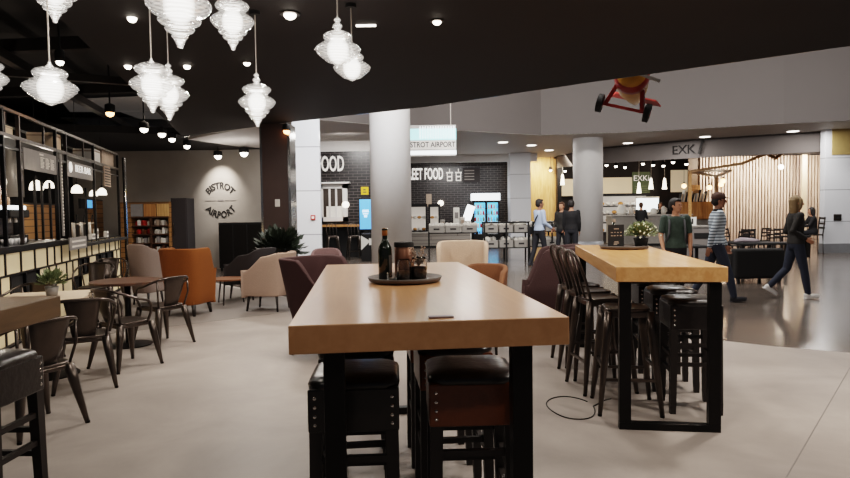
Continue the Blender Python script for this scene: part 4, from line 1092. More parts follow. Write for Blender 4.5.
MB().bb((0, 0, 0), (w_, .5, z1)).build('body', 'fabric_black', t, bevel=.01); m = MB().add([(0, -.01, z1 - .05), (0, -.01, .35), (.28, -.01, .62)], [(0, 1, 2)]); m.build('white_decal', 'white_card', t); MB().bb((.24, -.02, .5), (.36, 0, .7)).build('card_holder', 'white_card', t)
# hanging light box sign
Y = 17.3; xa = atx(405.5, Y); xb = atx(457, Y); zb = zat(433, 156, Y); zt_ = zat(433, 125, Y); w_ = xb - xa
t = thing('hanging_sign', 'glowing white light box sign of the bistro right of the round column', 'sign', (xa, Y, zb)); h_ = zt_ - zb
MB().bb((0, 0, 0), (w_, .12, h_)).build('housing', 'white_paint', t)
MB().bb((0, -.01, h_ * .05), (w_, 0, h_ * .17)).build('light_strip', 'white_glow', t); MB().bb((0, -.01, h_ * .22), (w_, 0, h_ * .5)).build('panel', 'sign_soft', t)
MB().bb((0, -.01, h_ * .52), (w_, 0, h_ * .88)).build('glow_panel', 'cyan_glow', t)
m = MB()
for k in range(14): m.bb((w_ * (.3 + .05 * k), -.018, h_ * .56), (w_ * (.3 + .05 * k) + .02, -.01, h_ * .95))
m.build('stripes', 'white_glow', t)
me = text_mesh('BISTROT AIRPORT', h_ * .24, depth=.004, font_off=.002); xs = [v.co.x for v in me.vertices]
for v in me.vertices: v.co.x *= w_ * .96 / (max(xs) - min(xs))
me.materials.clear(); me.materials.append(MATS['fabric_charcoal']); o = bpy.data.objects.new('lettering', me); COL.objects.link(o); o.parent = t; o.rotation_euler = (PI / 2, 0, 0); o.location = (w_ / 2, -.014, h_ * .36)
for k in (0, 1): MB().cyl((w_ * (.1 + .8 * k), .06, h_), .015, 9 - zb - h_, 8).build('rod', 'steel', t)

# ------------------------------------------------------------------ serving shop
YC = 25.6
def cab(name, label, cat, x0, x1, ytop, Y, depth, mat, parts=True):
    a, b = atx(x0, Y), atx(x1, Y); zt_ = zat((x0 + x1) / 2, ytop, Y)
    t = thing(name, label, cat, (a, Y, 0)); MB().bb((0, .02, .08), (b - a, depth, zt_ - .05)).build('body', mat, t); MB().bb((-.03, -.03, zt_ - .05), (b - a + .03, depth, zt_)).build('worktop', 'counter_white', t); MB().bb((.02, .06, 0), (b - a - .02, depth - .02, .08)).build('plinth', 'fabric_black', t)
    return t, b - a, zt_
t, wc, zc_ = cab('serving_counter', 'pale plank fronted serving counter of the food shop', 'counter', 404, 470, 232, YC, .8, 'grey_plank')
xc = atx(400, YC)
def case(name, label, x0, x1, y0, y1, Y):
    a, b, z0, z1 = frame_on(x0, y0, x1, y1, Y); w = b - a; h = z1 - z0
    t = thing(name, label, 'display case', (a, Y, z0))
    for x in (0, w - .05):
        for y in (0, .5): MB().bb((x, y, 0), (x + .05, y + .05, h)).build('post', 'fabric_black', t)
    MB().bb((-.03, -.03, h), (w + .03, .58, h + .12)).build('top', 'fabric_black', t); MB().bb((0, 0, 0), (w, .55, .04)).build('base', 'fabric_black', t)
    MB().bb((.05, .02, h * .5), (w - .05, .5, h * .5 + .02)).build('glass_shelf', 'white_card', t); MB().bb((.05, .53, .04), (w - .05, .55, h)).build('back', 'shelf_glow', t)
    return t, a, w, z0, h
random.seed(31)
for nm, x0, x1, la in (('display_case', 407, 427, 'larger black framed glass food case left on the serving counter'), ('display_case', 429, 440, 'narrow black framed glass food case right on the serving counter')):
    t, a, w, z0, h = case(nm, la, x0, x1, 207, 231.5, 25.75)
    for lv in (0, 1):
        for k in range(4 if w > .7 else 2):
            o = MB().ball((0, 0, .06), (.09, .08, .06), 10, 6).build('bread_roll', 'bread' if (k + lv) % 2 else 'white_card', None, smooth=True)
            n = 4 if w > .7 else 2
            o.location = (a + w * (k + .7) / (n + .4), 25.95, z0 + (.04 if lv == 0 else h * .5 + .02)); tag(o, 'food item on the %s level of the %s glass food case' % ('lower' if lv == 0 else 'upper', 'larger' if n == 4 else 'narrow'), 'food', 'food in the %s case %d' % ('larger' if n == 4 else 'narrow', lv))
for i, (px, w, h, mat, la) in enumerate(((442.5, .2, .5, 'grey_crate', 'grey carton beside the glass cases on the serving counter'), (449, .3, .35, 'goods', 'low pale basket on the serving counter'), (456.5, .24, 1.0, 'white_card', 'white coffee machine tower on the serving counter'), (462.5, .2, .6, 'goods', 'pale appliance right on the serving counter'), (468, .2, .45, 'white_card', 'small white box at the right end of the serving counter'))):
    a = atx(px, 25.8); t = thing('counter_box', la, 'box', (a, 25.95, zc_)); MB().bb((-w / 2, -.2, 0), (w / 2, .2, h)).build('body', mat, t, bevel=.02); MB().bb((-w * .3, -.215, h * .55), (w * .3, -.2, h * .8)).build('front_panel', 'chalkboard' if mat == 'white_card' else 'dry_stem', t)
p = aty(441, 203, 27.4); t = thing('globe_lamp', 'small white globe lamp on the tiled shop wall', 'lamp', (p.x, 27.99, p.z)); MB().ball((0, -.16, 0), .13, 14, 10).build('globe', 'lamp_dome', t, smooth=True); MB().bb((-.02, -.1, -.02), (.02, 0, .02)).build('bracket', 'fabric_black', t)
p = aty(429, 200, 27.4); t = thing('wall_poster', 'pale small poster on the black tiled shop wall above the glass cases', 'poster', (p.x, 27.98, p.z)); MB().bb((-.12, 0, -.28), (.12, .02, .28)).build('sheet', 'dry_stem', t)
# menu screens
a, b, z0, z1 = frame_on(463, 168, 480, 182, 27.9); t = thing('menu_screen', 'dark menu screen above the drinks fridge', 'screen', (a, 27.9, z0)); MB().bb((0, 0, 0), (b - a, .06, z1 - z0)).build('housing', 'fabric_charcoal', t); m = MB()
for r in range(4): m.bb((.06, -.006, .1 + .13 * r), (.5, 0, .15 + .13 * r))
m.build('menu_text', 'grey_panel', t)
# fridge
Y = 26.6; a, b, z0, z1 = frame_on(472.5, 193.5, 500, 243, Y); w = b - a; zt_ = z1
t = thing('drinks_fridge', 'tall glowing blue glass door drinks fridge with white header', 'fridge', (a, Y, 0))
MB().bb((0, .05, .1), (w, .75, zt_ - .3)).build('body', 'fabric_black', t); MB().bb((-.02, -.02, zt_ - .3), (w + .02, .75, zt_)).build('header', 'white_glow', t); MB().bb((.03, .1, 0), (w - .03, .7, .1)).build('plinth', 'fabric_black', t)
MB().bb((.04, .042, .62), (w - .04, .052, zt_ - .4)).build('lit_interior', 'fridge_glow', t)
for k in (0, 1):
    xa = .03 + k * (w - .06) / 2; xb = xa + (w - .06) / 2; d = MB()
    for q in ((xa, .14, xb, .2), (xa, zt_ - .4, xb, zt_ - .34), (xa, .14, xa + .05, zt_ - .34), (xb - .05, .14, xb, zt_ - .34)): d.bb((q[0], -.03, q[1]), (q[2], .0, q[3]))
    dr = d.build('door', 'fabric_black', t); MB().bb((xb - .09 if k == 0 else xa + .06, -.06, .9), (xb - .07 if k == 0 else xa + .08, -.03, 1.4)).build('handle', 'steel', dr)
for k in range(5): MB().bb((.04, .0, .5 + .27 * k), (w - .04, .04, .52 + .27 * k)).build('shelf', 'white_card', t)
random.seed(4)
for r in range(5):
    for k in range(9):
        if k == 4: continue
        o = MB().lathe([(.035, 0), (.038, .01), (.038, .12), (.016, .16), (.014, .19)], n=8).build('drink_bottle', ['goods', 'screen_blue', 'leaf_grey', 'white_card', 'red'][(k + 2 * r) % 5] if r else 'screen_blue', None, smooth=True)
        o.location = (a + .12 + (w - .24) * k / 8, Y + .02, .52 + .27 * r); tag(o, 'drink bottle behind the glass on the %s shelf of the drinks fridge' % ('lowest', 'second lowest', 'middle', 'second highest', 'highest')[r], 'bottle', 'drinks in the fridge row %d' % r)
x0 = atx(466, 26.4); t = thing('white_stand', 'slanted white leaflet stand left of the drinks fridge', 'stand', (x0 + .05, 26.5, 0)); MB().bb((-.18, 0, 0), (.18, .3, 1.05)).build('body', 'white_card', t, bevel=.02); MB().box((.08, .1, 1.4), (.34, .1, .7), ry=.35).build('board', 'white_glow', t)

# ------------------------------------------------------------------ display racks in the concourse
random.seed(17)
def rack(label, x0, x1, ytop, Y, tall, levels):
    a, b = atx(x0, Y), atx(x1, Y); w = b - a; zt_ = zat((x0 + x1) / 2, ytop, Y); t = thing('display_rack', label, 'rack', (a, Y, 0)); d = .55
    for x in (.02, w - .02) + ((w / 2,) if tall else ()):
        for y in (0, d): MB().bar((x, y, 0), (x, y, zt_ if tall else levels[0] + .02), .045, up=(1, 0, 0)).build('post', 'fabric_black', t)
    if tall:
        for y in (0, d): MB().bar((0, y, zt_), (w, y, zt_), .045).build('top_rail', 'fabric_black', t)
    for z in levels:
        MB().bb((0, 0, z - .03), (w, d, z)).build('shelf', 'fabric_black', t)
    for li, z in enumerate(levels):
        n = 3
        for k in range(n):
            cx = a + w * (k + .5) / n; cw = w / n * .9
            c = thing('goods_crate', label.split(' rack')[0].replace('black ', '') + ' rack crate, ' + ('upper' if li == 0 else 'lower') + ' level, ' + ('left', 'middle', 'right')[k], 'crate', (cx, Y + d / 2, z), 0, 'crates on the display racks')
            MB().bb((-cw / 2, -d * .46, 0), (cw / 2, d * .46, .2)).build('box', 'grey_crate', c); MB().bb((-cw * .2, -d * .47, .08), (cw * .2, -d * .46, .13)).build('label_plate', 'fabric_charcoal', c)
            m = MB()
            for q in range(10): m.ball((random.uniform(-.42, .42) * cw, random.uniform(-.4, .4) * d, .2 + random.uniform(0, .04)), random.uniform(.05, .085), 7, 5)
            o = m.build('packed_goods', 'goods', c); o['kind'] = 'stuff'
rack('left low black display rack in front of the serving counter', 428, 478, 232, 19.0, False, (.84,))
rack('middle tall black display rack before the drinks fridge', 483.5, 529, 222.5, 18.0, True, (.86, .42))
rack('right tall black display rack beside the man with the bag', 532, 572, 222, 18.6, True, (.86, .4))
# ------------------------------------------------------------------ cafe row: shelves, counter, menu
t = thing('wall_light_panel', 'pale lit panel in the cafe left of the second round column', 'panel', (atx(559, 29.6), 29.6, zat(566, 196, 29.6))); MB().bb((0, 0, 0), (atx(575, 29.6) - atx(559, 29.6), .06, zat(566, 179, 29.6) - zat(566, 196, 29.6))).build('panel', 'warm_panel', t)
t = thing('wall_light_panel', 'wide pale lit panel above the bread shelves in the cafe', 'panel', (atx(600, 29.6), 29.6, zat(616, 195, 29.6))); MB().bb((0, 0, 0), (atx(632, 29.6) - atx(600, 29.6), .06, zat(616, 177.5, 29.6) - zat(616, 195, 29.6))).build('panel', 'warm_panel', t)
t = thing('wall_light_panel', 'tall pale lit panel with reddish tint right of the cafe counter', 'panel', (atx(671, 29.6), 29.6, zat(680, 192, 29.6))); MB().bb((0, 0, 0), (atx(690, 29.6) - atx(671, 29.6), .06, zat(680, 170, 29.6) - zat(680, 192, 29.6))).build('panel', 'warm_panel', t)
a, b, z0, z1 = frame_on(632.5, 172, 650, 195, 28.9)
t = thing('menu_sign', 'dark green cafe menu sign with pale lettering above the counter', 'sign', (a, 28.9, z0)); MB().bb((0, 0, 0), (b - a, .06, z1 - z0)).build('board', 'menu_green', t)
text('lettering', 'EXKi', .36, 'sign_soft', t, ((b - a) / 2, -.01, (z1 - z0) * .72), (PI / 2, 0, 0)); m = MB()
for r in range(4): m.bb((.1, -.008, .1 + .1 * r), ((b - a) - .15, 0, .13 + .1 * r))
m.build('menu_text', 'leaf_grey', t); MB().cyl(((b - a) / 2, .03, z1 - z0), .01, 3.84 - z1, 6).build('rod', 'fabric_black', t)
Y = 28.3; x0, x1 = atx(600, Y), atx(650, Y); w = x1 - x0
t = thing('bread_shelf', 'chilled wall shelf with food rows behind the cafe counter', 'shelf', (x0, Y, 0)); zt_ = zat(620, 196, Y)
MB().bb((0, .5, 0), (w, .56, zt_)).build('back', 'shelf_glow', t); MB().bb((-.05, 0, zt_), (w, .56, zt_ + .12)).build('canopy', 'fabric_black', t)
zs_ = [zat(620, y, Y) for y in (205.5, 214, 222, 232)]
for z in zs_: MB().bb((0, .0, z - .06), (w, .5, z)).build('shelf_board', 'fabric_charcoal', t)
for x in (-.05, w): MB().bb((x, 0, 0), (x + .05, .56, zt_)).build('side', 'fabric_black', t)
MB().bb((0, .04, 0), (w, .5, zs_[-1] - .06)).build('base', 'fabric_charcoal', t)
for r, z in enumerate(zs_):
    for k in range(8):
        if random.random() < .15: continue
        o = MB().ball((0, 0, .09), (.12, .1, .09), 10, 6).build('food_pack', 'white_card' if (k + r) % 3 else 'bread', None, smooth=True); o.location = (x0 + w * (k + .5) / 8, Y + .2, z); tag(o, 'wrapped food on the %s level of the chilled cafe shelf' % ('top', 'second', 'third', 'bottom')[r], 'food', 'food on chilled shelf level %d' % r)
x0 = atx(634, 28); t = thing('glass_counter_case', 'bright white display case in front of the chilled cafe shelf', 'display case', (x0, 27.2, 0)); w = atx(652, 28) - x0; MB().bb((0, 0, 1.35), (w, .5, 1.95)).build('glass_front', 'white_glow', t); MB().bb((-.02, -.02, 1.95), (w + .02, .52, 2.02)).build('top', 'white_card', t); MB().bb((0, 0, 0), (w, .5, 1.35)).build('base', 'goods', t)
Y = 25.0; t, wq, zq = cab('cafe_counter', 'long pale cafe counter behind the person in the green top', 'counter', 612, 692, 214.5, Y, .8, 'grey_crate')
for i, (px, r, h, mat, la) in enumerate(((622, .2, .42, 'white_card', 'rounded white jug on the left of the cafe counter'), (632, .1, .34, 'steel', 'steel jug on the cafe counter beside the rounded white jug'), (654, .14, .26, 'white_card', 'white bowl on the cafe counter right of the person in black'), (664, .1, .34, 'goods', 'pale canister in the middle of the cafe counter'))):
    o = thing('counter_jug', la, 'jug', (atx(px, Y + .3), Y + .35, zq)); MB().lathe([(r * .8, 0), (r, h * .3), (r * .85, h * .75), (r * .5, h * .95), (r * .45, h), (.001, h)], n=16).build('body', mat, o, smooth=True); MB().tube([(r * .8, 0, h * .8), (r * 1.35, 0, h * .7), (r * 1.3, 0, h * .4), (r * .9, 0, h * .25)], .018, 6).build('handle', 'steel', o)
# wooden shelf wall with books right of the counter
Y = 25.6; a, b, z0, z1 = frame_on(680, 202, 713, 219, Y); w = b - a
t = thing('wood_cabinet', 'light wooden cabinet block behind the man in the striped sweater', 'cabinet', (a, Y, 0))
MB().bb((0, 0, z0), (w, .5, z1)).build('upper_body', 'ply_warm', t); MB().bb((0, .1, 0), (w, .5, z0)).build('lower_body', 'grey_crate', t)
for k in range(3): MB().bb((w * k / 3 + .02, -.015, z0 + .03), (w * (k + 1) / 3 - .02, 0, z1 - .03)).build('door', 'ply_warm', t)
random.seed(8)
for k in range(9):
    h = random.uniform(.3, .5); o = thing('book', 'upright book leaning in the row on the light wooden cabinet', 'book', (a + .05 - .5 + .13 * k, Y + .2, z1), 0, 'books on the wooden cabinet')
    if k < 4: o.location.x = a + .1 + .13 * k
    else: o.location.x = a + .1 + .13 * k
    MB().box((0, 0, h / 2), (.07, .25, h), ry=.2).build('cover', 'white_card' if k % 2 else 'fabric_black', o); MB().box((.005, -.01, h / 2), (.05, .25, h * .95), ry=.2).build('pages', 'paper', o)
a2, b2, zz0, zz1 = frame_on(693, 185, 702, 202, 25.7); t = thing('yellow_board', 'square yellow wood board standing on the light wooden cabinet', 'board', (a2, 25.85, z1)); MB().bb((0, 0, 0), (b2 - a2, .05, zz1 - z1)).build('board', 'oak_light', t); MB().bb((.1, -.01, .02), (.2, 0, .35)).build('mark', 'fabric_black', t)
# timber frame
pts = {k: aty(x, y, Yk) for k, (x, y, Yk) in dict(a=(690, 171.5, 22.9), b=(742, 163.5, 22.2), c=(767, 153.5, 21.6), d=(775.5, 158.5, 21.9), e=(783, 152.5, 21.6), f=(716, 176.5, 24), g=(731, 170.5, 25)).items()}
t = thing('timber_frame', 'slim zigzag timber frame under the cafe ceiling before the slat wall', 'frame', (pts['a'].x, pts['a'].y, 0))
o0 = Vector((pts['a'].x, pts['a'].y, 0))
for p, q in (('a', 'b'), ('b', 'c'), ('c', 'd'), ('d', 'e'), ('a', 'f'), ('a', 'g'), ('f', 'g')): MB().bar(pts[p] - o0, pts[q] - o0, .09).build('beam', 'oak_light', t)
for k in ('a', 'f'): v = pts[k] - o0; MB().bar((v.x, v.y, 0), v, .09, up=(1, 0, 0)).build('post', 'oak_light', t)
v = pts['c'] - o0; MB().bar(v, (v.x, v.y, 3.84), .05, up=(1, 0, 0)).build('hanger', 'oak_light', t)
xx = atx(803.5, 27.9); t = thing('light_post', 'bright vertical light post in front of the slat wall', 'lamp', (xx, 27.9, 0)); MB().bb((-.1, -.05, .0), (.1, .05, 3.8)).build('glowing_tube', 'warm_panel', t); MB().bb((-.12, -.06, 0), (.12, .06, .05)).build('base', 'fabric_black', t)
for px, py, Y, la in ((723, 181, 25.4, 'upper round bulb lamp of the two left of the slat wall'), (721, 184.5, 26.4, 'lower round bulb lamp close to the upper one by the slat wall'), (709.5, 187.5, 26, 'round bulb lamp above the cap of the man in the striped sweater'), (781, 167, 25, 'single round bulb lamp hanging before the slat wall'), (684, 186, 27, 'bulb lamp glowing beside the reddish panel')):
    p = aty(px, py, Y); t = thing('pendant_bulb', la, 'lamp', (p.x, p.y, p.z)); MB().ball((0, 0, 0), .1, 14, 10).build('bulb', 'lamp_warm' if px < 760 else 'lamp_white', t, smooth=True); light('POINT', p + Vector((0, -.25, -.1)), 14, (1, .8, .6), .1); MB().cyl((0, 0, .08), .03, .1, 8).build('socket', 'fabric_black', t); MB().cyl((0, 0, .15), .008, 3.84 - p.z - .15, 6).build('cord', 'fabric_black', t)
for px, py, Y, la in ((639, 188, 26.5, 'slender pale pendant lamp over the cafe counter, left'), (651, 184, 26.5, 'slender pale pendant lamp over the cafe counter, middle'), (664.5, 184, 26.5, 'slender pale pendant lamp over the cafe counter, right'), (562.5, 180, 27.5, 'slender pendant lamp left of the second round column')):
    p = aty(px, py, Y); t = thing('pendant_tube_lamp', la, 'lamp', (p.x, p.y, p.z)); MB().lathe([(.1, -.22), (.07, 0), (.05, .2), (.02, .26)], n=14).build('shade', 'lamp_dome', t, smooth=True); MB().cyl((0, 0, .24), .01, 3.84 - p.z - .24 if px > 600 else .9, 6).build('cord', 'steel', t)
def tracks(lst, z, label, group=None):
    for i, (px, py) in enumerate(lst):
        p = atz(px, py, z); t = thing('track_spot', label, 'spotlight', (p.x, p.y, z + .06), 0, group); MB().lathe([(.07, -.06), (.08, 0), (.05, .1)], n=12).build('housing', 'fabric_black', t); MB().ball((0, 0, -.06), .07, 10, 6).build('lens', 'lamp_white', t)
        MB().cyl((0, 0, .1), .012, (3.84 if px > 556 else 3.9) - z - .16, 6).build('stem', 'fabric_black', t)
tracks([(606.5, 165), (616, 166), (625, 167)], 3.28, 'small bright track spot right of the second round column', 'track spots near the second column')
tracks([(643, 163.5), (653, 164.8), (663.5, 165.5), (673, 162), (686.5, 163.8)], 3.28, 'small track spot over the cafe counter', 'track spots over the cafe counter')
tracks([(541, 171.5), (547, 173.5), (550.5, 170)], 3.3, 'small track spot in front of the warm plank wall', 'track spots by the plank wall')
tracks([(559, 170.5), (565, 170.8)], 3.28, 'small track spot left of the second round column', 'track spots left of the second column')
# soffit downlights
for px, py, la in ((531.5, 145, 'oval downlight in the pale soffit, left of the second round column'), (549, 150, 'second oval downlight in the soffit close to the second round column'), (628, 142.8, 'brightest downlight right of the second round column'), (705, 136.5, 'downlight above the cafe letters'), (793, 131, 'downlight in the soffit near the right tiled column'), (503, 142, 'downlight in the soffit above the tiled column'), (618, 154.5, 'faint downlight low in the soffit behind the second column'), (635, 156.5, 'faint downlight deep in the soffit right of the second column')):
    p = atz(px, py, zs); o = thing('ceiling_downlight', la, 'downlight', (p.x, p.y, zs)); MB().lathe([(.2, -.012), (.24, 0)], n=20).build('ring', 'white_paint', o); MB().cyl((0, 0, -.02), .17, .012, 20).build('lens', 'down_glow', o)
# cafe letters on the fascia
a = Vector(FA[2] + (0,)); b = Vector(FA[3] + (0,)); d_ = (a - Vector(FA[1] + (0,))).normalized() * .0 + (b - a).normalized()
def on_fascia(px, py, i):
    a = Vector(FA[i] + (0,)); b = Vector(FA[i + 1] + (0,)); n_ = (b - a).normalized(); n_ = Vector((-n_.y, n_.x, 0)); k = ray(px, py); tt = (a - Vector((0, 0, H))).dot(n_) / k.dot(n_); return Vector((0, 0, H)) + k * tt, math.atan2((b - a).y, (b - a).x)
p, rz = on_fascia(683, 149, 1)
t = thing('cafe_letters', 'dark cafe letters on the pale fascia above the slat wall cafe', 'sign', (p.x, p.y - .03, p.z), rz)
text('lettering', 'EXK', .44, 'ink', t, (0, 0, -.04), (PI / 2, 0, 0), depth=.02)
MB().box((.62, -.01, .08), (.07, .04, .62), ry=.28).build('letter_stroke', 'ink', t)
# ------------------------------------------------------------------ dark seating on the right
Y = 11.9; a, b, z0, z1 = frame_on(736, 249, 785, 288, Y); w = b - a
t = thing('black_sofa', 'black sofa with its back turned between the two walking people', 'sofa', (a, Y, 0)); 
MB().bb((0, 0, .1), (w, .22, z1)).build('backrest', 'fabric_black', t, bevel=.05, seg=3); MB().bb((.02, .2, .1), (w - .02, .85, .44)).build('seat', 'fabric_black', t, bevel=.04, seg=3)
for x in (0, w - .16): MB().bb((x, .1, .1), (x + .16, .85, .62)).build('armrest', 'fabric_black', t, bevel=.04, seg=3)
for x in (.08, w - .08):
    for y in (.06, .78): MB().bar((x, y, 0), (x, y, .11), .05, up=(1, 0, 0)).build('leg', 'leg_dark', t)
def dark_table(label, x0, x1, ytop, Y, d=.8):
    a, b = atx(x0, Y), atx(x1, Y); z = zat((x0 + x1) / 2, ytop, Y); t = thing('dining_table', label, 'table', (a, Y, 0)); w = b - a
    MB().bb((0, 0, z - .05), (w, d, z)).build('tabletop', 'fabric_black', t, bevel=.01)
    for x in (.06, w - .06):
        for y in (.06, d - .06): MB().bar((x, y, 0), (x, y, z - .04), .06, up=(1, 0, 0)).build('leg', 'leg_dark', t)
dark_table('long dark table behind the black sofa', 742, 790, 243, 14.5); dark_table('small dark table left of the striped man, behind the right high table', 690, 712, 246, 13.8, .7)
dark_table('dark cafe table in front of the seated woman', 788, 801, 236, 20.4, .5)
p = aty(754, 246, 14.6); o = MB().tube([(-.3, 0, .03), (-.1, .1, .05), (.1, -.05, .04), (.3, .05, .03)], [.04, .07, .06, .03], 8).build('folded_scarf', 'cushion_grey', None, smooth=True); o.location = (p.x, 14.9, zat(766, 243, 14.5)); tag(o, 'grey folded cloth lying on the long dark table', 'cloth')
def make_chair(label):
    t = thing('dining_chair', label, 'chair', group='dark wooden cafe chairs')
    MB().bb((-.2, -.2, .43), (.2, .2, .46)).build('seat', 'leg_dark', t, bevel=.01)
    for sx in (-1, 1):
        MB().bar((sx * .18, .18, .44), (sx * .19, .2, 0), .04, .03, up=(0, 1, 0)).build('leg', 'leg_dark', t); MB().tube([(sx * .18, -.2, 0), (sx * .18, -.18, .45), (sx * .18, -.24, .85)], .02, 6).build('leg', 'leg_dark', t)
    for z in (.6, .7, .82): MB().bar((-.18, -.2 - (z - .45) * .1, z), (.18, -.2 - (z - .45) * .1, z), .045).build('back_slat', 'leg_dark', t)
    return t
c0_ = make_chair('dark wooden chair at the slat wall, directly behind the sofa, left'); p = aty(738, 220, 17); c0_.location = (p.x, 17, 0); c0_.rotation_euler.z = .3
for px, Y, rz, la in ((748, 18.2, 2.6, 'dark wooden chair at the slat wall, second from the striped man'), (754, 17.4, 3.3, 'dark wooden chair at the slat wall, middle of the row'), (760, 19.3, .4, 'dark wooden chair at the slat wall, just left of the gap'), (777, 17.5, 3.0, 'dark wooden chair left of the walking woman'), (782, 18.2, 2.7, 'dark wooden chair touching the outline of the walking woman'), (731, 18.9, 3.6, 'dark wooden chair right behind the back of the striped man'), (814, 19.3, 1.4, 'dark wooden chair carrying the seated woman')):
    p = aty(px, 220, Y); s = dup(c0_, (p.x, Y, 0), rz, la)
    if 'carrying' in la: SEATW = s
p = aty(699, 230, 15.5); t = thing('waste_bin', 'grey waste bin cabinet left of the striped man', 'bin', (p.x - .2, 15.5, 0)); MB().bb((0, 0, 0), (.55, .5, 1.0)).build('body', 'grey_panel', t, bevel=.02); MB().bb((.08, -.01, .72), (.47, 0, .86)).build('flap', 'fabric_black', t); MB().bb((-.02, -.02, 1.0), (.57, .52, 1.04)).build('lid', 'grey_crate', t)
p = aty(697.5, 219.5, 15.4); t = thing('table_card', 'small white card standing on the grey waste bin', 'card', (p.x + .0, 15.7, 1.04)); MB().bb((-.1, -.01, 0), (.1, .01, .22)).build('sheet', 'white_card', t); MB().bb((-.02, -.014, .04), (.02, -.01, .18)).build('print', 'fabric_black', t)
p = aty(837.5, 217.3, 19.58); t = thing('wall_socket', 'dark socket box on the right white tiled column', 'socket', (p.x, 19.59, p.z)); MB().bb((-.12, -.03, -.1), (.12, 0.008, .1)).build('housing', 'gun_metal', t, bevel=.01); MB().bb((-.07, -.036, -.05), (.07, -.03, .05)).build('flap', 'fabric_black', t)
# ------------------------------------------------------------------ people
pm('skin', 'b98468', .6, var=.06); pm('skin_dark', '8f6450', .6, var=.06)
pm('hair_dark', '1d1613', .6, var=.4, scale=40, stretch=(1, 1, .2)); pm('hair_blond', '7f6849', .6, var=.3, scale=50, stretch=(1, 1, .15)); pm('hair_brown', '4a2e1c', .6, var=.35, scale=50, stretch=(1, 1, .15))
pm('jeans', '272c3a', .85, var=.25, scale=40); pm('jacket_dark', '24211f', .8, var=.2, scale=20); pm('black_cloth', '151315', .85, var=.2); pm('shirt_blue', 'a9b7cf', .8, var=.08)
pm('green_print', '39463f', .8, var=.6, scale=16); pm('grey_vest', '55565a', .8, var=.15); pm('cap_brown', '4a342b', .8); pm('shoe_white', 'd9d6d4', .55); pm('trouser_dark', '1d1d22', .85); pm('eye_dark', '120d0b', .3); pm('lip', '8a4a42', .5)
m = pm('striped_knit', 'c3ccd3', .85); nt = m.node_tree; N = nt.nodes; L = nt.links
mx = [n for n in N if n.type == 'MIX'][0]; tc = [n for n in N if n.type == 'TEX_COORD'][0]
wv = N.new('ShaderNodeTexWave'); wv.bands_direction = 'Z'; wv.inputs['Scale'].default_value = 6.6; L.new(tc.outputs['Object'], wv.inputs['Vector'])
cr = N.new('ShaderNodeMapRange'); cr.inputs[1].default_value = .62; cr.inputs[2].default_value = .78; L.new(wv.outputs['Fac'], cr.inputs[0]); L.new(cr.outputs[0], mx.inputs['Factor'])
mx.inputs['A'].default_value = lin('b9c3cb') + [1]; mx.inputs['B'].default_value = lin('3b4454') + [1]

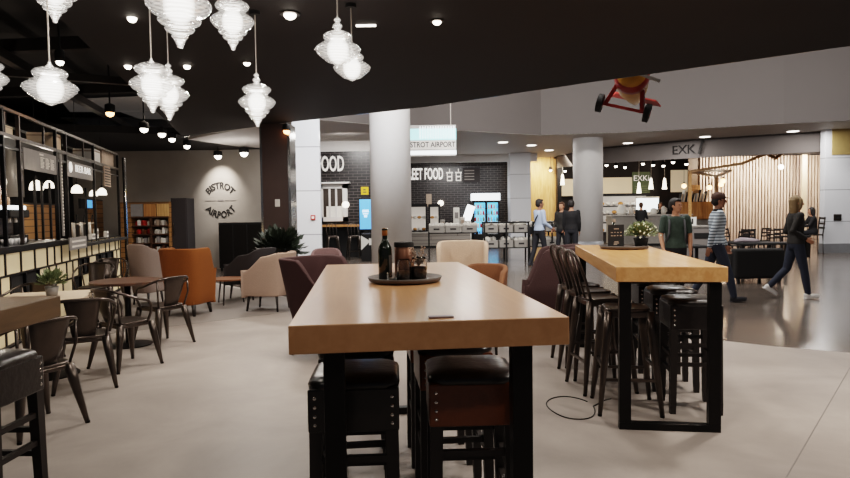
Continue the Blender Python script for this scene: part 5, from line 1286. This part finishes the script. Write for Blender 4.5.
def person(label, loc, rz, ht, legs, arms, top, bottom, shoe, hair, skin='skin', lean=.0, head_yaw=0., hairstyle='short', vox=.008, sit=None, fem=False, sleeves=1.0, group=None, armspread=.12, bare_neck=True):
    """legs/arms = ((swing, bend, out), ...) left then right in degrees; faces local +Y."""
    t = thing('person', label, 'person', loc, rz, group); k = ht / 1.75
    R = math.radians; hw = .09; sw = .165 if fem else .185
    def fwd(v, a): return Matrix.Rotation(a, 3, 'X') @ Vector(v)
    hipz = .93; J = {}
    low = 9
    for i, s in ((0, -1), (1, 1)):
        sg, bd, ou = legs[i]; h = Vector((s * hw, 0, hipz)); kn = h + fwd((s * math.sin(R(ou)) * .45, 0, -.45), R(sg)); an = kn + fwd((0, 0, -.41), R(sg - bd))
        J['h', i] = h; J['k', i] = kn; J['a', i] = an; J['fd', i] = R(max(-60, min(10, (sg - bd) * .75))) if sit is None else 0
        low = min(low, an.z)
    dz = (.085 - low) if sit is None else (sit - hipz + .10)
    for q in [q for q in J if q[0] in 'hka']: J[q] = J[q] + Vector((0, 0, dz))
    hipz += dz
    def sp(z): return Vector((0, lean * (z - .93), z + dz))    # spine shear
    for i, s in ((0, -1), (1, 1)):
        sg, bd, ou = arms[i]; sh = sp(1.415) + Vector((s * (sw - .01), 0, 0))
        el = sh + fwd((s * math.sin(R(ou)) * .29, 0, -.29 * math.cos(R(ou))), R(sg)); wr = el + fwd((-s * .01, 0, -.25), R(sg + bd)); dr = (wr - el).normalized()
        J['s', i] = sh; J['e', i] = el; J['w', i] = wr; J['d', i] = dr
    S = Matrix.Scale(k, 4)
    def limb(m, pts, rs):
        m.tube(pts, rs, 12)
        for p, r in zip(pts, rs): m.ball(p, r * .99, 12, 8)
    def torso(m, g, z0=.84, z1=1.47):
        prof = [(.80, .12, .095), (.86, .155, .11), (.93, .168 if not fem else .175, .118), (1.0, .158, .108), (1.08, .142 if not fem else .125, .095), (1.18, .15, .102), (1.28, .165 if not fem else .15, .115), (1.36, .172 if not fem else .155, .108), (1.42, .155 if not fem else .14, .09), (1.455, .1, .07), (1.49, .058, .058)]
        rings = []
        for z, rx, ry in prof:
            if z < z0 or z > z1: continue
            c = sp(z); rings.append([c + Vector(((rx + g) * math.cos(a), (ry + g) * math.sin(a), 0)) for a in [2 * PI * i / 24 for i in range(24)]])
        m.loft(rings)
    def fin(m, name, mat, v=None, sm=4):
        o = m.build(name, mat, None, smooth=True); md = o.modifiers.new('r', 'REMESH'); md.mode = 'VOXEL'; md.voxel_size = v or vox; md.use_smooth_shade = True
        md = o.modifiers.new('s', 'SMOOTH'); md.factor = .5; md.iterations = sm
        bake(o); o.parent = t; return o
    # ---- body
    m = MB(S); torso(m, 0)
    hd = sp(1.62); HY = Matrix.Rotation(head_yaw, 3, 'Z')
    m.tube([sp(1.44), sp(1.54) + Vector((0, .01, 0))], [.058, .052], 14)
    def hp(x, y, z): return hd + Vector((0, .015, 0)) + HY @ Vector((x, y, z))
    m.ball(hp(0, -.008, .022), (.074, .094, .1), 20, 14, HY); m.ball(hp(0, .03, -.052), (.055, .058, .066), 16, 10, HY); m.ball(hp(0, .015, -.02), (.068, .075, .075), 16, 10, HY)
    m.tube([hp(0, .088, .02), hp(0, .108, -.018), hp(0, .088, -.03)], [.008, .014, .012], 8)
    for s in (-1, 1): m.ball(hp(s * .074, -.005, -.005), (.012, .02, .032), 8, 6, HY); m.ball(hp(s * .032, .077, .028), (.022, .014, .01), 8, 6, HY)
    for i, s in ((0, -1), (1, 1)):
        limb(m, [J['h', i], J['h', i].lerp(J['k', i], .4), J['k', i], J['k', i].lerp(J['a', i], .35), J['a', i]], [.082, .074, .053, .055, .035])
        limb(m, [J['s', i], J['s', i].lerp(J['e', i], .5), J['e', i], J['e', i].lerp(J['w', i], .35), J['w', i]], [.052, .045, .037, .038, .026])
        w, d = J['w', i], J['d', i]; fw = Vector((0, 1, 0)) - d * d.y
        if fw.length < .1: fw = Vector((0, 0, 1)) - d * d.z
        fw.normalize(); sd = d.cross(fw).normalized() * (1 if s > 0 else -1)
        B = Matrix((fw, sd, d)).transposed()
        m.ball(w + d * .05, (.04, .019, .055), 12, 8, B)
        for q, ln in enumerate((.07, .082, .076, .058)):
            b = w + d * .09 + fw * (.027 - .018 * q); inn = -sd * .0
            c1_ = b + d * ln * .5 + sd * -.006; c2_ = b + d * ln * .85 + sd * -.028
            m.tube([b, c1_, c2_], [.0095, .009, .0075], 8); m.ball(c2_, .0078, 8, 6); m.ball(b, .0096, 8, 6)
        tb = w + d * .03 + fw * .03; m.tube([tb, tb + d * .03 + fw * .024, tb + d * .06 + fw * .028 - sd * .01], [.012, .0105, .0085], 8); m.ball(tb + d * .06 + fw * .028 - sd * .01, .0086, 8, 6)
        fz_ = J['a', i]; rot = Matrix.Rotation(J['fd', i], 3, 'X')
        m.ball(fz_ + rot @ Vector((0, .06, -.045)), (.036, .1, .032), 12, 8, rot)
    body = fin(m, 'body', skin, None, 3)
    # ---- face details
    m = MB(S)
    for s in (-1, 1): m.ball(hp(s * .031, .083, .018), (.012, .007, .006), 8, 6, HY)
    m.build('eyes', 'eye_dark', body, smooth=True)
    MB(S).ball(hp(0, .086, -.058), (.022, .008, .006), 10, 6, HY).build('mouth', 'lip', body, smooth=True)
    # ---- clothing
    m = MB(S); torso(m, .014, .90, 1.47)
    for i in (0, 1):
        P = [J['s', i], J['s', i].lerp(J['e', i], .5), J['e', i]]; r = [.066, .059, .051]
        if sleeves >= 1: P += [J['e', i].lerp(J['w', i], .4), J['e', i].lerp(J['w', i], .93)]; r += [.05, .039]
        else: P = P[:2] + [J['s', i].lerp(J['e', i], .75)]
        limb(m, P, r)
    fin(m, 'top', top)
    m = MB(S)
    rings = []
    for z, rx, ry in ((.83, .11, .10), (.87, .162, .118), (.93, .176, .126), (1.0, .168, .118), (1.03, .160, .114)):
        c = sp(z); rings.append([c + Vector((rx * math.cos(a), ry * math.sin(a), 0)) for a in [2 * PI * i / 24 for i in range(24)]])
    m.loft(rings)
    for i in (0, 1): limb(m, [J['h', i], J['h', i].lerp(J['k', i], .4), J['k', i], J['k', i].lerp(J['a', i], .4), J['k', i].lerp(J['a', i], .96)], [.094, .086, .066, .065, .05])
    fin(m, 'trousers', bottom)
    for i in (0, 1):
        m = MB(S); rot = Matrix.Rotation(J['fd', i], 3, 'X'); a = J['a', i]
        m.ball(a + rot @ Vector((0, .065, -.045)), (.046, .125, .038), 14, 8, rot); m.ball(a + rot @ Vector((0, -.015, -.025)), (.045, .055, .055), 12, 8, rot); m.box(a + rot @ Vector((0, .05, -.072)), (.082, .24, .022), rx=J['fd', i])
        fin(m, 'shoe', shoe, None, 2)
    # ---- hair
    m = MB(S)
    m.ball(hp(0, -.018, .04), (.086, .102, .1), 20, 12, HY)
    if hairstyle == 'short': m.ball(hp(0, -.045, -.0), (.082, .075, .085), 16, 10, HY); m.ball(hp(0, .05, .095), (.06, .04, .03), 12, 8, HY)
    if hairstyle == 'long':
        m.loft([[hp(x * w_, y * d_ - .045, z) for x, y in [(math.cos(a), math.sin(a)) for a in [2 * PI * i / 16 for i in range(16)]]] for z, w_, d_ in ((.06, .085, .085), (-.02, .094, .078), (-.1, .1, .07), (-.17, .092, .056), (-.215, .07, .035))])
        for s in (-1, 1): m.tube([hp(s * .07, .045, .07), hp(s * .085, .035, -.02), hp(s * .082, .02, -.12)], [.028, .027, .015], 10)
    if hairstyle == 'bun': m.ball(hp(0, -.05, 0), (.08, .07, .085), 14, 10, HY); m.ball(hp(0, -.12, .05), .045, 12, 8)
    o = m.build('hair', hair, None, smooth=True)
    fin_o = o; md = o.modifiers.new('r', 'REMESH'); md.mode = 'VOXEL'; md.voxel_size = .01; md.use_smooth_shade = True; md = o.modifiers.new('s', 'SMOOTH'); md.iterations = 3; bake(o); o.parent = t
    # cut hair away from the face: push front verts inside the head
    for v in o.data.vertices:
        q = HY.inverted() @ (v.co / k - (hd + Vector((0, .015, 0))))
        if q.y > .035 and q.z < .07 and abs(q.x) < .07: v.co = (hp(q.x * .8, .02, q.z)) * k
    return t, J, hp, S, sp
f_ = on_floor
# man in stripes, walking right
p = f_(716, 301); tm, J, hp, S, sp = person('man in striped sweater and brown cap walking right past the high table', (p.x, p.y, 0), -PI / 2 - .25, 1.74, ((-16, 14, 2), (20, 8, 2)), ((12, 12, 6), (-20, 8, 6)), 'striped_knit', 'jeans', 'trouser_dark', 'hair_dark', 'skin_dark', lean=.03, head_yaw=-.12)
cap = MB(S); cap.lathe([(.094, .03), (.098, .055), (.092, .095), (.07, .125), (.03, .14), (.002, .142)], c=tuple(hp(0, -.012, 0)), n=24, sy=1.12)
cb = cap.build('cap', 'cap_brown', tm, smooth=True)
m = MB(S); pts = [hp(.08 * math.cos(a), .08 + .085 * math.sin(a), .048 - .012 * math.sin(a)) for a in [PI * i / 12 for i in range(13)]]
m.add([tuple(q) for q in pts] + [tuple(q + Vector((0, 0, .008))) for q in pts], [tuple(range(13))[::-1], tuple(range(13, 26))] + [(i, i + 1, 14 + i, 13 + i) for i in range(12)] + [(12, 0, 13, 25)])
m.build('cap_brim', 'cap_brown', cb)
m = MB(S); m.lathe([(.075, 0), (.084, .012), (.078, .03), (.066, .034)], c=tuple(sp(1.462)), n=20, sy=.95); m.build('collar', 'jacket_dark', tm, smooth=True)
# woman striding right
p = f_(797, 298); tw, J, hp, S, sp = person('blonde woman in dark jacket and white sneakers striding right', (p.x - .03, p.y, 0), -PI / 2 - .12, 1.66, ((-13, 30, 1), (12, 3, 1)), ((-16, 78, 4), (-26, 84, 6)), 'jacket_dark', 'jeans', 'shoe_white', 'hair_blond', 'skin', lean=-.01, head_yaw=-.1, hairstyle='long', fem=True)
w = (J['w', 1] + J['w', 0]) / 2
m = MB(S); m.loft([[w + Vector((.13 * math.cos(a), .04 + .07 * math.sin(a) * (1 + .2 * math.cos(3 * a)), z)) for a in [2 * PI * i / 16 for i in range(16)]] for z in (.05, .0, -.12, -.26, -.32)]); q = m.build('carried_coat', 'jacket_dark', None, smooth=True)
tag(q, 'dark coat hanging over the forearms of the walking blonde woman', 'coat'); q.location = tw.location; q.rotation_euler = tw.rotation_euler
# person in green top
p = aty(675, 300, 9.5); tg, J, hp, S, sp = person('person in green patterned top with short dark hair looking right', (p.x, 9.5, 0), PI - .15, 1.63, ((-6, 8, 2), (8, 4, 2)), ((-4, 18, 12), (6, 30, 12)), 'green_print', 'trouser_dark', 'trouser_dark', 'hair_dark', 'skin', lean=.02, head_yaw=.8, sleeves=.5)
m = MB(S); c = sp(1.2)
m.loft([[Vector((rx * math.cos(a) - .15, c.y - .19 + ry * math.sin(a), z)) for a in [2 * PI * i / 16 for i in range(16)]] for z, rx, ry in ((.98, .12, .06), (1.02, .15, .09), (1.2, .155, .1), (1.36, .14, .085), (1.42, .09, .05))]); q = m.build('backpack', 'grey_vest', None, smooth=True, sub=1)
tag(q, 'grey backpack worn by the person in the green top', 'backpack'); q.location = tg.location; q.rotation_euler = tg.rotation_euler
m = MB(S)
for s in (-1, 1): m.tube([(s * .09, c.y - .12, 1.40 ), (s * .11, c.y - .02, 1.475), (s * .115, c.y + .11, 1.38), (s * .125, c.y + .135, 1.2), (s * .15, c.y + .02, 1.02), (s * .13, c.y - .13, 1.03)], .017, 6)
m.build('strap', 'grey_vest', q, smooth=True)
# distant people (small in the photo)
p = aty(539.5, 240, 16.4); tb_, J, hp, S, sp = person('man in pale blue shirt with dark crossbody bag by the display racks', (p.x, 16.4, 0), -PI / 2 + .35, 1.78, ((-10, 8, 2), (12, 4, 2)), ((10, 30, 8), (6, 50, 8)), 'shirt_blue', 'trouser_dark', 'trouser_dark', 'hair_dark', 'skin_dark', vox=.014, head_yaw=-.2)
m = MB(S); m.tube([sp(1.44) + Vector((.1, .0, 0)), sp(1.3) + Vector((.09, -.125, 0)), sp(1.05) + Vector((-.1, -.14, 0)), sp(.96) + Vector((-.185, -.03, 0)), sp(1.1) + Vector((-.13, .12, 0)), sp(1.3) + Vector((.03, .15, 0)), sp(1.42) + Vector((.1, .1, .0))], .016, 6, closed=True)
q = m.build('crossbody_bag', 'black_cloth', None, smooth=True); MB(S).box(sp(.93) + Vector((-.235, -.06, 0)), (.09, .26, .2)).build('pouch', 'black_cloth', q, bevel=.02)
tag(q, 'dark crossbody bag on the man in the pale blue shirt', 'bag'); q.location = tb_.location; q.rotation_euler = tb_.rotation_euler
p = aty(562, 240, 18.0); person('person in dark coat left beside the second round column', (p.x, 18.0, 0), 2.4, 1.7, ((-4, 5, 2), (5, 3, 2)), ((5, 40, 8), (0, 45, 8)), 'jacket_dark', 'trouser_dark', 'trouser_dark', 'hair_brown', vox=.014)
p = aty(571.5, 240, 16.8); person('person in black nearest the left edge of the second round column', (p.x, 16.8, 0), -.4, 1.74, ((-3, 3, 2), (4, 3, 2)), ((0, 12, 6), (4, 18, 6)), 'black_cloth', 'trouser_dark', 'trouser_dark', 'hair_dark', vox=.014)
p = aty(641, 240, 23.8); person('person in black seen from behind at the cafe counter', (p.x, 23.8, 0), -.5, 1.72, ((-3, 3, 2), (4, 3, 2)), ((20, 50, 8), (24, 60, 8)), 'black_cloth', 'trouser_dark', 'trouser_dark', 'hair_brown', vox=.016, hairstyle='bun', fem=True)
p = aty(660, 240, 26.4); person('brown haired person in dark clothes behind the cafe counter', (p.x, 26.4, 0), 2.9, 1.74, ((-2, 3, 2), (2, 3, 2)), ((14, 50, 8), (14, 50, 8)), 'jacket_dark', 'trouser_dark', 'trouser_dark', 'hair_brown', vox=.016, hairstyle='long', fem=True)
SEATW.scale.z = 1.36; p = SEATW.location; person('dark haired woman in black sitting by the slat wall', (p.x - .03, p.y, 0), 1.4, 1.66, ((86, 88, 4), (84, 86, 4)), ((30, 50, 6), (34, 46, 6)), 'black_cloth', 'trouser_dark', 'trouser_dark', 'hair_dark', vox=.014, hairstyle='long', sit=.62, fem=True, lean=.06)
# ------------------------------------------------------------------ hanging toy biplane
Y = 11.2
pm('plane_red', '8e2a22', .4, var=.25); pm('plane_yellow', 'c08a2a', .4, var=.3); pm('plane_tyre', '14110f', .7)
A = aty(600, 103, Y + .15); B = aty(647, 113, Y - .15); c = (A + B) / 2
t = thing('toy_plane', 'red and yellow toy plane hanging behind the canopy edge', 'plane', c)
a, b = A - c, B - c; ax = (b - a).normalized(); fwd_ = Vector((-.25, -1, .12)); fwd_ = (fwd_ - ax * fwd_.dot(ax)).normalized(); up_ = ax.cross(-fwd_).normalized()
if up_.z < 0: up_ = -up_
Mx = Matrix((ax, fwd_, up_)).transposed()
def L3(x, y, z): return Mx @ Vector((x, y, z))
hw_ = (b - a).length / 2
for s in (-1, 1):
    m = MB(); pts = [L3(s * hw_ - .055, 0, 0), L3(s * hw_ - .045, 0, 0), L3(s * hw_ + .045, 0, 0), L3(s * hw_ + .055, 0, 0)]
    wh = m.tube(pts, [.12, .165, .165, .12], 24).build('wheel', 'plane_tyre', t, smooth=False); MB().tube([L3(s * hw_ - .06, 0, 0), L3(s * hw_ + .06, 0, 0)], .06, 14).build('hub', 'plane_red', wh)
    MB().bar(L3(s * (hw_ - .09), 0, 0), L3(s * .22, 0, .42), .07).build('strut', 'plane_red', t)
MB().bar(L3(-hw_, 0, 0), L3(hw_, 0, 0), .05).build('axle', 'plane_red', t)
m = MB(); m.loft([[L3(r * math.cos(q), y, .52 + .0 + z + r * math.sin(q)) for q in [2 * PI * i / 20 for i in range(20)]] for y, r, z in ((.42, .14, 0), (.38, .25, 0), (.15, .29, 0), (-.4, .27, .02), (-1.1, .17, .08), (-1.7, .07, .14))]); m.build('fuselage', 'plane_yellow', t, smooth=True)
m = MB(); m.loft([[L3(r * math.cos(q), y, .52 + r * math.sin(q)) for q in [2 * PI * i / 20 for i in range(20)]] for y, r in ((.36, .27), (.2, .3), (.1, .3))]); m.build('cowling', 'plane_red', t, smooth=True)
MB().tube([L3(0, .42, .52), L3(0, .55, .52)], [.07, .02], 14).build('spinner', 'plane_yellow', t, smooth=True)
MB().bar(L3(-.5, .47, .6), L3(.5, .47, .44), .05).build('propeller', 'grey_crate', t)
for z in (1.25,):
    m = MB(); m.add([L3(x, y, z + dz) for dz in (0, .05) for x, y in ((-1.3, -.3), (1.3, -.3), (1.3, .15), (-1.3, .15))], [(3, 2, 1, 0), (4, 5, 6, 7), (0, 1, 5, 4), (1, 2, 6, 5), (2, 3, 7, 6), (3, 0, 4, 7)]); m.build('wing', 'plane_red' if z < .5 else 'plane_yellow', t)
for s in (-1, 1): MB().bar(L3(s * .2, -.05, .7), L3(s * .35, -.05, 1.27), .03).build('wing_strut', 'plane_yellow', t)
m = MB(); m.add([L3(x, y, .66 + dz) for dz in (0, .03) for x, y in ((-.5, -1.7), (.5, -1.7), (.4, -1.4), (-.4, -1.4))], [(3, 2, 1, 0), (4, 5, 6, 7), (0, 1, 5, 4), (1, 2, 6, 5), (2, 3, 7, 6), (3, 0, 4, 7)]); m.build('tail', 'plane_red', t)
for s in (-1, 1): q = L3(s * .5, -.1, 1.29); MB().tube([q, (q.x, q.y, 9 - c.z)], .006, 5).build('wire', 'steel', t)
# ------------------------------------------------------------------ lights
SC.view_settings.view_transform = 'Filmic'; SC.view_settings.look = 'Medium High Contrast'; SC.view_settings.exposure = .35
w = bpy.data.worlds.new('world'); SC.world = w; w.use_nodes = True
w.node_tree.nodes['Background'].inputs[0].default_value = (.82, .86, 1, 1); w.node_tree.nodes['Background'].inputs[1].default_value = .05
SC.cycles.max_bounces = 7; SC.cycles.transparent_max_bounces = 12; SC.cycles.caustics_reflective = False; SC.cycles.caustics_refractive = False
SC.cycles.sample_clamp_indirect = 3.0; SC.cycles.use_denoising = True
W = (1, .91, .82); N_ = (1, .97, .93)
# unseen ceiling lamps under the canopy, plus weak fill added for the table fronts
for x, y, p in ((-1.7, 3.4, 22), (3.4, 2.6, 70), (-1.6, 6.6, 46), (1.4, 6.0, 32), (3.0, 5.0, 65), (-2.3, 9.0, 45), (.6, 8.2, 28), (1.0, 3.0, 22), (.3, .1, 15), (-1.9, .6, 6)):
    light('AREA', (x, y, 3.15), p, W, .22, (x, y, 0))
# atrium lamps
for x, y, p in ((-1, 12.6, 330), (5, 12, 330), (10, 10, 330), (1, 11.5, 250)):
    light('AREA', (x, y, 8.6), p, N_, 2.0, (x, y + 1, 0))
# soffit lamps
for x, y in ((1.5, 22), (4.0, 22.2), (8.4, 20.9), (-1.6, 19), (12, 19)): light('AREA', (x, y, 3.85), 70, N_, .8, (x, y, 0))
# shops
light('AREA', (1.0, 25.8, 3.4), 70, N_, 1.5, (1, 26.5, 0))
light('AREA', (6.8, 26.5, 3.5), 90, (1, .9, .75), 1.5, (6.8, 28.5, 1))
light('AREA', (xw0 + .4, 27.6, 3.6), 60, (1, .86, .62), .5, (xw0 + .6, 28.5, 1.5))
for x in (13.4, 15.2, 17): light('AREA', (x, 27.2, 3.7), 100, (1, .85, .72), .6, (x, 28.6, 1.6))
# bar interior
for s, o_ in ((.8, .9), (2.6, .9), (4.6, .9)):
    q = BA + BD * s + BN * o_; light('POINT', (q.x, q.y, 1.95), 14, (1, .86, .7), .08)
# strip under the bar top lighting the panels
for s in (-.4, 1.0, 2.4, 3.8, 5.0):
    q = BA + BD * s - BN * .5; light('SPOT', (q.x, q.y, 2.6), 26, (1, .84, .62), .05, (q.x + BN.x * .5, q.y + BN.y * .5, .7), 1.3, .8)
# bistro wall wash
q = aty(222, 176, 17)
light('SPOT', (q.x, 16.35, 3.1), 210, (1, .95, .88), .03, (q.x, 17, 2.1), 1.25, 1)
light('SPOT', (q.x, 14.6, 3.15), 170, (1, .95, .88), .03, (q.x, 17, 1.8), .8, 1)
# lounge lamp
light('AREA', (-3.4, 12.2, 3.15), 55, W, .4, (-3.6, 12.2, 0))

# area lights added out of view beyond the canopy edge to brighten the columns
for x, y, tx, ty, p in ((-.9, 12.0, -.6, 14.6, 75), (-2.2, 12.6, -2.7, 14.2, 35), (3.0, 12.5, 4.2, 21, 70), (9.5, 12, 13, 19.6, 60)):
    light('AREA', (x, y, 4.0), p, (.95, .97, 1), .5, (tx, ty, 1.6))
light('AREA', (-4.6, 14.6, 2.4), 12, N_, .3, (-4.4, 15.0, 3.4))  # uplight added to brighten the white ceiling wedge
light('AREA', (-2.4, 18.6, 3.8), 60, N_, .6, (-2.4, 20, .6))  # fill added to lift the dark stools at the far counter

for s in (.4, 1.8, 3.4, 5.0):  # unseen spots added out front to brighten the overhead bar shelf
    q = BA + BD * s - BN * .9; light('SPOT', (q.x, q.y, 3.5), 30, (1, .88, .72), .05, (q.x + BN.x, q.y + BN.y, 2.3), 1.2, .8)
